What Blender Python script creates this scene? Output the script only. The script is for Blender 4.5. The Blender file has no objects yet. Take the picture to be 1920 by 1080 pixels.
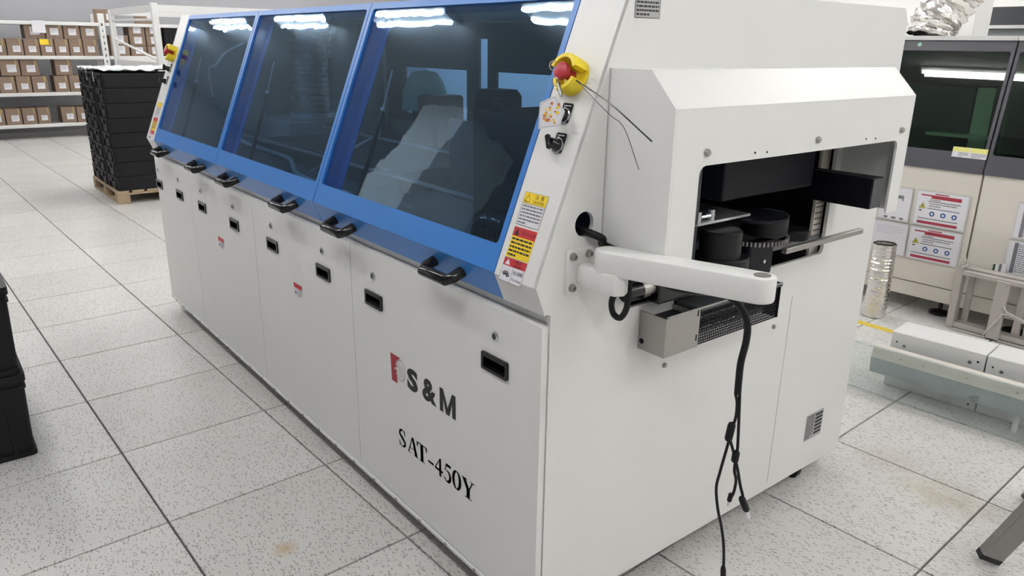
import bpy, bmesh, math, random
from mathutils import Matrix, Vector
random.seed(7)
PI = math.pi
scene = bpy.context.scene
COL = scene.collection

# ------------------------------------------------------------------ camera
CAM = Vector((1.27864, -1.12186, 1.60769))
YAW, PITCH, ROLL, FPX = math.radians(141.3577), math.radians(17.9444), math.radians(0.8672), 1404.95
fw = Vector((math.cos(PITCH)*math.cos(YAW), math.cos(PITCH)*math.sin(YAW), -math.sin(PITCH)))
rt = Vector((math.sin(YAW), -math.cos(YAW), 0))
up = rt.cross(fw)
RGT = rt*math.cos(ROLL) + up*math.sin(ROLL)
UPV = up*math.cos(ROLL) - rt*math.sin(ROLL)
cd = bpy.data.cameras.new('camera')
cd.sensor_width = 36.0
cd.lens = FPX/1920*36.0
cd.clip_start = 0.05
cam = bpy.data.objects.new('camera', cd)
COL.objects.link(cam)
m = Matrix((RGT, UPV, -fw)).transposed().to_4x4()
m.translation = CAM
cam.matrix_world = m
scene.camera = cam

# ------------------------------------------------------------------ world, exposure
w = bpy.data.worlds.new('world')
scene.world = w
w.use_nodes = True
w.node_tree.nodes['Background'].inputs[0].default_value = (0.9, 0.95, 1.0, 1)
w.node_tree.nodes['Background'].inputs[1].default_value = 0.4
scene.view_settings.view_transform = 'Standard'
scene.view_settings.look = 'None'
scene.view_settings.gamma = 1.0
scene.view_settings.use_curve_mapping = False
scene.view_settings.exposure = 0.50
TUBE_POWER = 38.0

# pixel of the photograph -> point on an axis plane
def on(x, y, ax, val):
    v = fw + RGT*((x-960)/FPX) + UPV*((540-y)/FPX)
    i = 'xyz'.index(ax)
    return CAM + v*((val-CAM[i])/v[i])

# ------------------------------------------------------------------ materials
MATS = {}
def mat(name, col, rough=0.5, metal=0.0, var=0.04, vscale=6.0, bump=0.0, bscale=300.0, spec=0.5, emis=None, estr=0.0, alpha=None):
    if name in MATS: return MATS[name]
    mt = bpy.data.materials.new(name)
    mt.use_nodes = True
    nt = mt.node_tree
    b = nt.nodes['Principled BSDF']
    b.inputs['Roughness'].default_value = rough
    b.inputs['Metallic'].default_value = metal
    b.inputs['Specular IOR Level'].default_value = spec
    geo = nt.nodes.new('ShaderNodeNewGeometry')
    nz = nt.nodes.new('ShaderNodeTexNoise'); nz.inputs['Scale'].default_value = vscale; nz.inputs['Detail'].default_value = 3
    nt.links.new(geo.outputs['Position'], nz.inputs['Vector'])
    mx = nt.nodes.new('ShaderNodeMix'); mx.data_type = 'RGBA'
    mx.inputs[6].default_value = (*[c*(1-var) for c in col], 1)
    mx.inputs[7].default_value = (*[min(1, c*(1+var)) for c in col], 1)
    nt.links.new(nz.outputs['Fac'], mx.inputs[0])
    nt.links.new(mx.outputs[2], b.inputs['Base Color'])
    if bump:
        n2 = nt.nodes.new('ShaderNodeTexNoise'); n2.inputs['Scale'].default_value = bscale; n2.inputs['Detail'].default_value = 2
        nt.links.new(geo.outputs['Position'], n2.inputs['Vector'])
        bp = nt.nodes.new('ShaderNodeBump'); bp.inputs['Strength'].default_value = bump; bp.inputs['Distance'].default_value = 0.002
        nt.links.new(n2.outputs['Fac'], bp.inputs['Height'])
        nt.links.new(bp.outputs['Normal'], b.inputs['Normal'])
    if emis:
        b.inputs['Emission Color'].default_value = (*emis, 1)
        b.inputs['Emission Strength'].default_value = estr
    MATS[name] = mt
    return mt

def glass_mat(name, tint, refl_rough=0.0, ior=1.5, wob=0.0, boost=1.0, gcol=(1, 1, 1)):
    mt = bpy.data.materials.new(name); mt.use_nodes = True
    nt = mt.node_tree; nt.nodes.clear()
    out = nt.nodes.new('ShaderNodeOutputMaterial')
    tr = nt.nodes.new('ShaderNodeBsdfTransparent'); tr.inputs[0].default_value = (*tint, 1)
    gl = nt.nodes.new('ShaderNodeBsdfGlossy'); gl.inputs['Roughness'].default_value = refl_rough; gl.inputs['Color'].default_value = (*gcol, 1)
    fr = nt.nodes.new('ShaderNodeFresnel')
    gb = nt.nodes.new('ShaderNodeNewGeometry')
    im = nt.nodes.new('ShaderNodeMapRange'); im.inputs['To Min'].default_value = ior; im.inputs['To Max'].default_value = 1.0/ior
    nt.links.new(gb.outputs['Backfacing'], im.inputs['Value']); nt.links.new(im.outputs[0], fr.inputs['IOR'])
    mu = nt.nodes.new('ShaderNodeMath'); mu.operation = 'MULTIPLY'; mu.inputs[1].default_value = boost; mu.use_clamp = True
    mx = nt.nodes.new('ShaderNodeMixShader')
    nt.links.new(fr.outputs[0], mu.inputs[0]); nt.links.new(mu.outputs[0], mx.inputs[0])
    nt.links.new(tr.outputs[0], mx.inputs[1]); nt.links.new(gl.outputs[0], mx.inputs[2])
    if wob:
        geo = nt.nodes.new('ShaderNodeNewGeometry')
        nz = nt.nodes.new('ShaderNodeTexNoise'); nz.inputs['Scale'].default_value = 5.0; nz.inputs['Detail'].default_value = 2
        bp = nt.nodes.new('ShaderNodeBump'); bp.inputs['Strength'].default_value = wob; bp.inputs['Distance'].default_value = 0.01
        nt.links.new(geo.outputs['Position'], nz.inputs['Vector'])
        nt.links.new(nz.outputs['Fac'], bp.inputs['Height'])
        nt.links.new(bp.outputs[0], gl.inputs['Normal']); nt.links.new(bp.outputs[0], fr.inputs['Normal'])
    nt.links.new(mx.outputs[0], out.inputs[0])
    MATS[name] = mt
    return mt

WHITE = mat('white_powder_coat', (0.74, 0.738, 0.722), 0.38, bump=0.10, bscale=260, var=0.012)
BLUE = mat('blue_paint', (0.030, 0.175, 0.52), 0.36, var=0.03)
BLACKP = mat('black_plastic', (0.006, 0.006, 0.007), 0.16, spec=0.4)
BLACKM = mat('black_metal', (0.004, 0.004, 0.008), 0.5, spec=0.22)
DARKG = mat('dark_grey_metal', (0.045, 0.048, 0.055), 0.42)
CHROME = mat('chrome', (0.60, 0.60, 0.61), 0.2, 1.0)
STEEL = mat('brushed_steel', (0.40, 0.385, 0.365), 0.42, 0.85, var=0.06, vscale=20)
ALU = mat('aluminium', (0.72, 0.73, 0.74), 0.35, 0.9)
GALV = mat('galvanised_steel', (0.40, 0.43, 0.45), 0.2, 1.0, var=0.12, vscale=9)
YELLOW = mat('yellow_plastic', (0.80, 0.62, 0.02), 0.4)
YPRINT = mat('yellow_print', (0.85, 0.60, 0.02), 0.5)
RED = mat('red_plastic', (0.42, 0.03, 0.045), 0.4)
RPRINT = mat('red_print', (0.52, 0.025, 0.035), 0.5)
CRIM = mat('crimson_print', (0.34, 0.03, 0.06), 0.5)
DRED = mat('dark_red_print', (0.33, 0.02, 0.035), 0.5)
PAPER = mat('white_paper', (0.70, 0.69, 0.73), 0.6)
INK = mat('black_ink', (0.012, 0.012, 0.012), 0.55)
GINK = mat('grey_ink', (0.16, 0.16, 0.18), 0.6)
BINK = mat('blue_ink', (0.03, 0.09, 0.28), 0.5)
GREENINK = mat('green_ink', (0.01, 0.07, 0.02), 0.5)
SILVER = mat('silver_label', (0.42, 0.42, 0.42), 0.35, 0.3)
CARD = mat('cardboard', (0.215, 0.150, 0.108), 0.75, var=0.12, vscale=4)
TAPE = mat('packing_tape', (0.36, 0.27, 0.11), 0.3)
WOOD = mat('pallet_wood', (0.33, 0.245, 0.16), 0.75, var=0.3, vscale=14)
CREAM = mat('cream_paint', (0.66, 0.62, 0.56), 0.4, var=0.015)
GREYW = mat('grey_wall_paint', (0.385, 0.385, 0.41), 0.6, var=0.015)
WHITEW = mat('white_wall_paint', (0.82, 0.82, 0.80), 0.6, var=0.015)
CEILM = mat('ceiling_paint', (0.58, 0.59, 0.60), 0.7)
RACKW = mat('white_rack_paint', (0.68, 0.68, 0.67), 0.45)
TOTE = mat('black_tote_plastic', (0.008, 0.008, 0.010), 0.5, spec=0.25, bump=0.1, bscale=80)
FILM = mat('stretch_film', (0.62, 0.68, 0.66), 0.25, bump=0.9, bscale=30)
ROUGHG = mat('grey_tube_paint', (0.22, 0.21, 0.20), 0.5)
OLDAL = mat('worn_aluminium', (0.46, 0.43, 0.40), 0.5, 0.35, var=0.12, vscale=16)
GREENC = mat('green_cloth', (0.35, 0.80, 0.65), 0.8)
TUBEM = mat('tube_glow', (1, 1, 1), 0.5, emis=(1.0, 0.99, 0.97), estr=TUBE_POWER)
GLASSB = glass_mat('blue_tint_window', (0.60, 0.735, 0.86), ior=1.52, wob=0.09, boost=1.0, gcol=(0.72, 0.88, 1.0))
GLASSG = glass_mat('green_tint_window', (0.50, 0.62, 0.53), ior=1.5, boost=1.2)
GLASSC = glass_mat('clear_sheet', (0.93, 0.955, 0.95), ior=1.5, boost=1.0)
def foil():
    mt = mat('aluminium_foil', (0.74, 0.72, 0.69), 0.20, 1.0, bump=1.0, bscale=70)
    return mt
FOIL = foil()

def tile_material():
    mt = bpy.data.materials.new('speckled_floor_tile'); mt.use_nodes = True
    nt = mt.node_tree; N = nt.nodes; L = nt.links
    b = N['Principled BSDF']
    geo = N.new('ShaderNodeNewGeometry')
    mp = N.new('ShaderNodeMapping'); mp.inputs['Scale'].default_value = (62, 165, 60); mp.inputs['Rotation'].default_value = (0, 0, 0.25)
    L.new(geo.outputs['Position'], mp.inputs['Vector'])
    wn = N.new('ShaderNodeTexNoise'); wn.inputs['Scale'].default_value = 70; L.new(geo.outputs['Position'], wn.inputs['Vector'])
    add = N.new('ShaderNodeMix'); add.data_type = 'RGBA'; add.blend_type = 'ADD'; add.inputs[0].default_value = 1.3
    L.new(mp.outputs[0], add.inputs[6]); L.new(wn.outputs['Color'], add.inputs[7])
    vo = N.new('ShaderNodeTexVoronoi'); vo.inputs['Scale'].default_value = 1.0
    L.new(add.outputs[2], vo.inputs['Vector'])
    sep = N.new('ShaderNodeSeparateColor'); L.new(vo.outputs['Color'], sep.inputs[0])
    lt = N.new('ShaderNodeMath'); lt.operation = 'LESS_THAN'; lt.inputs[1].default_value = 0.40; L.new(vo.outputs['Distance'], lt.inputs[0])
    gt = N.new('ShaderNodeMath'); gt.operation = 'LESS_THAN'; gt.inputs[1].default_value = 0.42; L.new(sep.outputs[0], gt.inputs[0])
    fl = N.new('ShaderNodeMath'); fl.operation = 'MULTIPLY'; L.new(lt.outputs[0], fl.inputs[0]); L.new(gt.outputs[0], fl.inputs[1])
    oi = N.new('ShaderNodeObjectInfo')
    base = N.new('ShaderNodeMix'); base.data_type = 'RGBA'
    base.inputs[6].default_value = (0.60, 0.592, 0.572, 1); base.inputs[7].default_value = (0.67, 0.662, 0.645, 1)
    L.new(oi.outputs['Random'], base.inputs[0])
    cl = N.new('ShaderNodeTexNoise'); cl.inputs['Scale'].default_value = 3.0; cl.inputs['Detail'].default_value = 5; L.new(geo.outputs['Position'], cl.inputs['Vector'])
    m1 = N.new('ShaderNodeMix'); m1.data_type = 'RGBA'; m1.blend_type = 'MULTIPLY'
    L.new(base.outputs[2], m1.inputs[6]); m1.inputs[7].default_value = (0.86, 0.85, 0.84, 1); L.new(cl.outputs['Fac'], m1.inputs[0])
    # fine pale grain
    fg = N.new('ShaderNodeTexNoise'); fg.inputs['Scale'].default_value = 260; L.new(geo.outputs['Position'], fg.inputs['Vector'])
    m2 = N.new('ShaderNodeMix'); m2.data_type = 'RGBA'; m2.blend_type = 'OVERLAY'; m2.inputs[0].default_value = 0.6
    L.new(m1.outputs[2], m2.inputs[6]); L.new(fg.outputs['Fac'], m2.inputs[7])
    m3 = N.new('ShaderNodeMix'); m3.data_type = 'RGBA'; m3.inputs[7].default_value = (0.21, 0.205, 0.195, 1)
    fk = N.new('ShaderNodeMath'); fk.operation = 'MULTIPLY'; fk.inputs[1].default_value = 0.72; L.new(fl.outputs[0], fk.inputs[0])
    L.new(fk.outputs[0], m3.inputs[0]); L.new(m2.outputs[2], m3.inputs[6])
    last = m3
    # spilt stains
    for (cx, cy, r, colr, k) in ((-0.827, -0.388, 0.05, (0.45, 0.29, 0.12, 1), 0.75), (0.43, 1.72, 0.16, (0.36, 0.31, 0.22, 1), 0.55), (0.12, 1.80, 0.15, (0.46, 0.38, 0.30, 1), 0.35), (0.30, 1.70, 0.14, (0.50, 0.45, 0.30, 1), 0.35)):
        vs = N.new('ShaderNodeVectorMath'); vs.operation = 'SUBTRACT'; vs.inputs[1].default_value = (cx, cy, 0)
        L.new(geo.outputs['Position'], vs.inputs[0])
        ln = N.new('ShaderNodeVectorMath'); ln.operation = 'LENGTH'; L.new(vs.outputs[0], ln.inputs[0])
        ns = N.new('ShaderNodeTexNoise'); ns.inputs['Scale'].default_value = 18; ns.inputs['Detail'].default_value = 4; L.new(geo.outputs['Position'], ns.inputs['Vector'])
        mm = N.new('ShaderNodeMath'); mm.operation = 'MULTIPLY_ADD'; mm.inputs[1].default_value = r*1.5; L.new(ns.outputs['Fac'], mm.inputs[0]); L.new(ln.outputs['Value'], mm.inputs[2])
        mr = N.new('ShaderNodeMapRange'); mr.inputs['From Min'].default_value = r*1.75; mr.inputs['From Max'].default_value = r*0.8; mr.inputs['To Min'].default_value = 0; mr.inputs['To Max'].default_value = k
        L.new(mm.outputs[0], mr.inputs['Value'])
        mx = N.new('ShaderNodeMix'); mx.data_type = 'RGBA'; mx.inputs[7].default_value = colr
        L.new(mr.outputs[0], mx.inputs[0]); L.new(last.outputs[2], mx.inputs[6]); last = mx
    L.new(last.outputs[2], b.inputs['Base Color'])
    b.inputs['Roughness'].default_value = 0.36
    b.inputs['Specular IOR Level'].default_value = 0.4
    return mt
TILEM = tile_material()
JOINT = mat('floor_joint', (0.09, 0.085, 0.08), 0.8)

# ------------------------------------------------------------------ mesh helpers
def frame(o, ex, ey, ez):
    M = Matrix((Vector(ex), Vector(ey), Vector(ez))).transposed().to_4x4()
    M.translation = Vector(o)
    return M
def F_front(x, z, off=0.0): return frame((x, -off, z), (1, 0, 0), (0, 0, 1), (0, -1, 0))
def F_end(y, z, off=0.0, x=0.0): return frame((x+off, y, z), (0, 1, 0), (0, 0, 1), (1, 0, 0))
SU = Vector((0, 0.3711, 0.9286)); SN = Vector((0, -0.9286, 0.3711)); S0 = Vector((0, -0.016, 1.088))
def SLV(z): return (z-1.088)/0.9286
def F_slant(x, z, off=0.0):
    return frame(Vector((x, 0, 0)) + S0 + SU*SLV(z) + SN*off, (1, 0, 0), SU, SN)

def add_box(bm, lo, hi, M=None, bevel=0.0, seg=1):
    lo, hi = Vector(lo), Vector(hi)
    r = bmesh.ops.create_cube(bm, size=1.0)
    vs = r['verts']
    c, s = (lo+hi)/2, hi-lo
    for v in vs: v.co = Vector((v.co.x*s.x, v.co.y*s.y, v.co.z*s.z)) + c
    if bevel:
        es = list({e for v in vs for e in v.link_edges})
        rr = bmesh.ops.bevel(bm, geom=es, offset=bevel, segments=seg, profile=0.5, affect='EDGES', clamp_overlap=True)
        vs = list({v for f in rr['faces'] for v in f.verts} | {v for v in vs if v.is_valid})
    if M is not None: bmesh.ops.transform(bm, matrix=M, verts=vs)
    return vs
def add_cyl(bm, r1, r2, z0, z1, n=20, M=None, caps=True):
    vs = []
    a = [bm.verts.new((r1*math.cos(2*PI*i/n), r1*math.sin(2*PI*i/n), z0)) for i in range(n)]
    b = [bm.verts.new((r2*math.cos(2*PI*i/n), r2*math.sin(2*PI*i/n), z1)) for i in range(n)]
    for i in range(n): bm.faces.new((a[i], a[(i+1) % n], b[(i+1) % n], b[i]))
    if caps: bm.faces.new(a[::-1]); bm.faces.new(b)
    vs = a+b
    if M is not None: bmesh.ops.transform(bm, matrix=M, verts=vs)
    return vs
def add_lathe(bm, prof, n=24, M=None, cap0=True, cap1=True, a0=0.0, a1=None):
    full = a1 is None
    cnt = n if full else n+1
    rings = []
    for r, z in prof:
        rings.append([bm.verts.new((r*math.cos(a0+(2*PI if full else a1-a0)*i/n), r*math.sin(a0+(2*PI if full else a1-a0)*i/n), z)) for i in range(cnt)])
    for k in range(len(rings)-1):
        for i in range(n):
            j = (i+1) % cnt
            bm.faces.new((rings[k][i], rings[k][j], rings[k+1][j], rings[k+1][i]))
    if cap0 and full: bm.faces.new(rings[0][::-1])
    if cap1 and full: bm.faces.new(rings[-1])
    if not full:
        bm.faces.new([r[0] for r in rings]); bm.faces.new([r[-1] for r in rings][::-1])
    vs = [v for r in rings for v in r]
    if M is not None: bmesh.ops.transform(bm, matrix=M, verts=vs)
    return vs
def smooth_path(pts, k=4):
    P = [Vector(p) for p in pts]
    if len(P) < 3: return P
    out = []
    Q = [2*P[0]-P[1]] + P + [2*P[-1]-P[-2]]
    for i in range(1, len(Q)-2):
        for s in range(k):
            t = s/k
            a, b, c, d = Q[i-1], Q[i], Q[i+1], Q[i+2]
            out.append(0.5*((2*b)+(c-a)*t+(2*a-5*b+4*c-d)*t*t+(3*b-a-3*c+d)*t**3))
    out.append(P[-1])
    return out
def add_tube(bm, pts, r, n=8, smooth=0, caps=True):
    P = smooth_path(pts, smooth) if smooth else [Vector(p) for p in pts]
    rings = []
    ref = None
    for i, p in enumerate(P):
        t = (P[min(i+1, len(P)-1)]-P[max(i-1, 0)]).normalized()
        if ref is None:
            ref = t.orthogonal().normalized()
        a = (ref - t*ref.dot(t)).normalized(); ref = a
        b = t.cross(a)
        rr = r[i] if isinstance(r, (list, tuple)) else r
        rings.append([bm.verts.new(p + (a*math.cos(2*PI*k/n)+b*math.sin(2*PI*k/n))*rr) for k in range(n)])
    for k in range(len(rings)-1):
        for i in range(n): bm.faces.new((rings[k][i], rings[k][(i+1) % n], rings[k+1][(i+1) % n], rings[k+1][i]))
    if caps: bm.faces.new(rings[0][::-1]); bm.faces.new(rings[-1])
def add_plate(bm, outer, holes, z0, z1, M=None):
    """flat plate in local xy with holes, thickness z0..z1"""
    vs_all = []
    for z in (z0, z1):
        edges = []
        loops = []
        for lp in [outer]+list(holes):
            vs = [bm.verts.new((p[0], p[1], z)) for p in lp]
            loops.append(vs); vs_all += vs
            for i in range(len(vs)): edges.append(bm.edges.new((vs[i], vs[(i+1) % len(vs)])))
        bmesh.ops.triangle_fill(bm, use_beauty=True, edges=edges)
        if z == z0: L0 = loops
    for a, b in zip(L0, loops):
        for i in range(len(a)):
            j = (i+1) % len(a)
            bm.faces.new((a[i], a[j], b[j], b[i]))
    if M is not None: bmesh.ops.transform(bm, matrix=M, verts=vs_all)
    return vs_all
def rect(x0, y0, x1, y1): return [(x0, y0), (x1, y0), (x1, y1), (x0, y1)]
def rrect(x0, y0, x1, y1, r, n=4):
    out = []
    for cx, cy, a in ((x1-r, y0+r, -PI/2), (x1-r, y1-r, 0), (x0+r, y1-r, PI/2), (x0+r, y0+r, PI)):
        for i in range(n+1):
            t = a+PI/2*i/n
            out.append((cx+r*math.cos(t), cy+r*math.sin(t)))
    return out
def circ(cx, cy, r, n=24): return [(cx+r*math.cos(2*PI*i/n), cy+r*math.sin(2*PI*i/n)) for i in range(n)]
def BM(): return bmesh.new()

def obj(name, bm, mt, parent=None, smooth=False, loc=None):
    bmesh.ops.recalc_face_normals(bm, faces=bm.faces)
    me = bpy.data.meshes.new(name); bm.to_mesh(me); bm.free()
    me.materials.append(mt)
    if smooth:
        for p in me.polygons: p.use_smooth = True
        try: me.set_sharp_from_angle(angle=math.radians(38))
        except Exception: pass
    o = bpy.data.objects.new(name, me)
    COL.objects.link(o)
    if parent is not None:
        o.parent = parent
        if parent.type == 'EMPTY' and parent.get('worldspace'): o.location = -parent.location
    if loc is not None: o.location = Vector(loc)
    return o
def copy(o, parent=None, loc=None):
    c = o.copy(); COL.objects.link(c)
    if parent is not None: c.parent = parent
    if loc is not None: c.location = Vector(loc)
    return c
def tag(o, label, cat, group=None):
    o['label'] = label; o['category'] = cat
    if group: o['group'] = group
    return o
def thing(name, label, cat, loc=(0, 0, 0), rz=0.0, group=None, worldspace=False):
    e = bpy.data.objects.new(name, None); COL.objects.link(e)
    e.location = loc; e.rotation_euler = (0, 0, rz); e.empty_display_size = 0.1
    if worldspace: e['worldspace'] = 1
    return tag(e, label, cat, group)
def struct(o): o['kind'] = 'structure'; return o
def boxo(name, lo, hi, mt, parent=None, M=None, bevel=0.0, seg=1, smooth=False):
    bm = BM(); add_box(bm, lo, hi, M, bevel, seg)
    return obj(name, bm, mt, parent, smooth)

def text_bm(body, size, align='CENTER', extra=0.0, sx=1.0):
    cu = bpy.data.curves.new('lettering_curve', 'FONT')
    cu.body = body; cu.size = size; cu.align_x = align; cu.align_y = 'CENTER'
    cu.offset = extra; cu.resolution_u = 3
    ob = bpy.data.objects.new('lettering_curve', cu); COL.objects.link(ob)
    dg = bpy.context.evaluated_depsgraph_get()
    me = bpy.data.meshes.new_from_object(ob.evaluated_get(dg))
    bm = BM(); bm.from_mesh(me)
    bpy.data.objects.remove(ob); bpy.data.curves.remove(cu); bpy.data.meshes.remove(me)
    for v in bm.verts: v.co.x *= sx
    return bm
def text_fit(body, w, h, extra=0.0):
    bm = text_bm(body, 1.0, extra=extra)
    if not bm.verts: return bm
    xs = [v.co.x for v in bm.verts]; ys = [v.co.y for v in bm.verts]
    sx, sy = w/(max(xs)-min(xs)), h/(max(ys)-min(ys))
    cx, cy = (max(xs)+min(xs))/2, (max(ys)+min(ys))/2
    for v in bm.verts: v.co.x = (v.co.x-cx)*sx; v.co.y = (v.co.y-cy)*sy
    return bm
def xf(bm, M): bmesh.ops.transform(bm, matrix=M, verts=bm.verts); return bm
def poly_bm(polys, z=0.0):
    bm = BM()
    for p in polys:
        bm.faces.new([bm.verts.new((x, y, z)) for x, y in p])
    return bm
def scribble(x0, x1, ytop, ybot, rows, h=0.45, seed=1, fill=0.8):
    """rows of tiny dashes: print too small to read"""
    rnd = random.Random(seed); P = []
    dy = (ytop-ybot)/rows
    for k in range(rows):
        y1 = ytop-dy*k-dy*0.25; y0 = y1-dy*h
        x = x0; end = x1 if k < rows-1 else x0+(x1-x0)*rnd.uniform(0.35, 0.8)
        while x < end:
            ww = rnd.uniform(0.5, 1.6)*dy
            P.append(rect(x, y0, min(x+ww, end), y1)); x += ww+dy*0.22
    return P

# ------------------------------------------------------------------ floor, room
TH = math.radians(2.0323)
GX, GY = -4.83575, -0.18079
ex, ey = Vector((math.cos(TH), math.sin(TH), 0)), Vector((-math.sin(TH), math.cos(TH), 0))
def project(p):
    d = Vector(p)-CAM; z = d.dot(fw)
    if z < 0.05: return None
    return (960+FPX*d.dot(RGT)/z, 540-FPX*d.dot(UPV)/z, z)
fl = boxo('floor', (-15.2, -6.2, -0.06), (6.2, 9.2, -0.022), JOINT)
struct(fl)
def tile_mesh_bm():
    bm = BM()
    a, b = 0.0035, 0.5965
    add_box(bm, (a, a, -0.022), (b, b, 0.0), bevel=0.0)
    top = [e for e in bm.edges if all(v.co.z > -0.001 for v in e.verts)]
    bmesh.ops.bevel(bm, geom=top, offset=0.0015, segments=1, profile=0.5, affect='EDGES')
    return bm
bm = tile_mesh_bm(); bmesh.ops.recalc_face_normals(bm, faces=bm.faces)
tile_me = bpy.data.meshes.new('floor_tile'); bm.to_mesh(tile_me); bm.free(); tile_me.materials.append(TILEM)
near, far_ = [], []
for i in range(-18, 19):
    for j in range(-10, 16):
        o = Vector((GX, GY, 0))+ex*(0.6*i)+ey*(0.6*j)
        c = o+ex*0.3+ey*0.3
        if not (-14.9 < c.x < 5.9 and -5.9 < c.y < 8.9): continue
        q = project(c)
        vis = q is not None and -90 < q[0] < 2010 and 40 < q[1] < 1330
        if vis and -3.5 < c.x < -0.35 and 0.35 < c.y < 1.35: vis = False
        if vis and -14 < c.x < -4.2 and c.y > 2.2: vis = False
        if vis and c.y > 4.4: vis = False
        (near if vis else far_).append((o, q[2] if q else 99))
near.sort(key=lambda t: t[1])
for o, d in near[:300]:
    t = bpy.data.objects.new('floor_tile', tile_me); COL.objects.link(t); t.parent = fl
    t.location = o; t.rotation_euler = (0, 0, TH)
bm = BM()
for o, d in near[300:]+far_:
    M = Matrix.Translation(o) @ Matrix.Rotation(TH, 4, 'Z')
    add_box(bm, (0.0035, 0.0035, -0.022), (0.5965, 0.5965, 0), M)
rest = obj('floor_tiles_beyond', bm, TILEM, fl); rest['kind'] = 'stuff'

struct(boxo('wall_far', (-15.0, -6.2, -0.02), (-14.8, 9.2, 3.25), GREYW))
struct(boxo('wall_back', (-15.0, 9.0, -0.02), (6.2, 9.2, 3.25), WHITEW))
struct(boxo('wall_side', (-15.0, -6.2, -0.02), (6.2, -6.0, 3.25), GREYW))
struct(boxo('wall_near', (6.0, -6.2, -0.02), (6.2, 9.2, 3.25), WHITEW))
struct(boxo('ceiling', (-15.0, -6.2, 3.25), (6.2, 9.2, 3.35), CEILM))

# ceiling lights: twin tube fixtures
def make_light(loc):
    t = thing('ceiling_light', 'white twin tube fluorescent light fixed under the ceiling', 'ceiling light', loc, 0, 'twin tube ceiling lights')
    bm = BM(); add_plate(bm, [(-0.11, 0), (0.11, 0), (0.11, -0.02), (0.03, -0.055), (-0.03, -0.055), (-0.11, -0.02)], [], -0.62, 0.62, frame((0, 0, 0), (0, 1, 0), (0, 0, 1), (1, 0, 0)))
    obj('housing', bm, RACKW, t)
    for s in (-1, 1):
        bm = BM(); add_cyl(bm, 0.019, 0.019, -0.59, 0.59, 10, frame((0, s*0.052, -0.062), (0, 1, 0), (0, 0, 1), (1, 0, 0)))
        obj('tube', bm, TUBEM, t, True)
    return t
L0 = make_light((-2.25, -1.18, 3.25))
for k in range(-6, 4):
    for r, yy in enumerate((-1.18, 1.34, 3.86, 6.38)):
        if k == 0 and r == 0: continue
        if (r, k) == (1, 1): continue
        c = copy(L0, loc=(-2.25+2.17*k, yy, 3.25))
        for ch in L0.children: copy(ch, c)

# white square column out of frame, mirrored in the windows
struct(boxo('wall_column', (-5.65, -3.2, 0), (-4.85, -2.4, 3.25), mat('column_paint', (0.78, 0.78, 0.76), 0.6)))

# ------------------------------------------------------------------ the wave soldering machine
LX = -3.56
mach = thing('soldering_machine', 'long white wave soldering machine with blue framed tinted windows along its front', 'machine', (-1.78, 0.8, 0), 0, None, True)
def mp(name, bm, mt, parent=None, smooth=False): return obj(name, bm, mt, parent or mach, smooth)

# end panel (near), profile in (y,z) with conveyor opening and cable hole
prof = [(0.022, 0.085), (1.6, 0.085), (1.6, 1.70), (1.57, 1.745), (0.247, 1.745), (-0.0272, 1.060), (0.004, 0.988), (0.022, 0.985)]
opening = rrect(0.28, 0.945, 1.262, 1.40, 0.02)
bm = BM(); add_plate(bm, prof, [opening, circ(0.122, 1.198, 0.031)], -0.012, 0.0, F_end(0, 0)); mp('end_panel', bm, WHITE)
bm = BM(); add_plate(bm, prof, [], LX, LX+0.012, F_end(0, 0)); mp('end_panel', bm, WHITE)
bm = BM(); add_box(bm, (LX+0.0125, 1.588, 0.087), (-0.0125, 1.6, 1.10)); mp('back_panel', bm, WHITE)
# rear upper wall with two window openings
bm = BM(); add_plate(bm, rect(LX+0.012, 1.10, -0.012, 1.74), [rect(-3.30, 1.16, -2.58, 1.46), rect(-2.28, 1.16, -1.45, 1.46), rect(-2.40-0.05, 1.17, -2.37, 1.64), rect(-1.2, 1.2, -0.4, 1.6)], -1.6, -1.588, F_front(0, 0)); mp('rear_wall', bm, DARKG)
for x0, x1, z0, z1 in ((-3.30, -2.58, 1.16, 1.46), (-2.28, -1.45, 1.16, 1.46), (-2.45, -2.37, 1.17, 1.64), (-1.2, -0.4, 1.2, 1.6)):
    bm = BM(); add_box(bm, (x0, 1.592, z0), (x1, 1.597, z1)); mp('rear_window', bm, GLASSB)
bm = BM(); add_box(bm, (LX+0.0125, 0.263, 1.735), (-0.0125, 1.57, 1.7445)); mp('top_panel', bm, WHITE)
# base frame lip with bolts
bm = BM(); add_box(bm, (LX, -0.006, 0.07), (-0.001, 1.6, 0.0845), bevel=0.002); base = mp('base_plate', bm, WHITE)
for k in range(22):
    x = LX+0.12+k*0.158
    bm = BM(); add_cyl(bm, 0.006, 0.006, 0, 0.004, 8, F_front(x, 0.079, 0.006)); mp('bolt', bm, STEEL, base)
# castors
for x in (-0.055, -1.3, -2.3, -3.35):
    for y in (0.18, 1.375):
        bm = BM(); add_cyl(bm, 0.031, 0.031, -0.013, 0.013, 20, frame((x, y, 0.031), (1, 0, 0), (0, 0, 1), (0, -1, 0)))
        add_box(bm, (x-0.02, y-0.022, 0.055), (x+0.02, y+0.022, 0.072)); mp('castor', bm, BLACKP, None, True)
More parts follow.
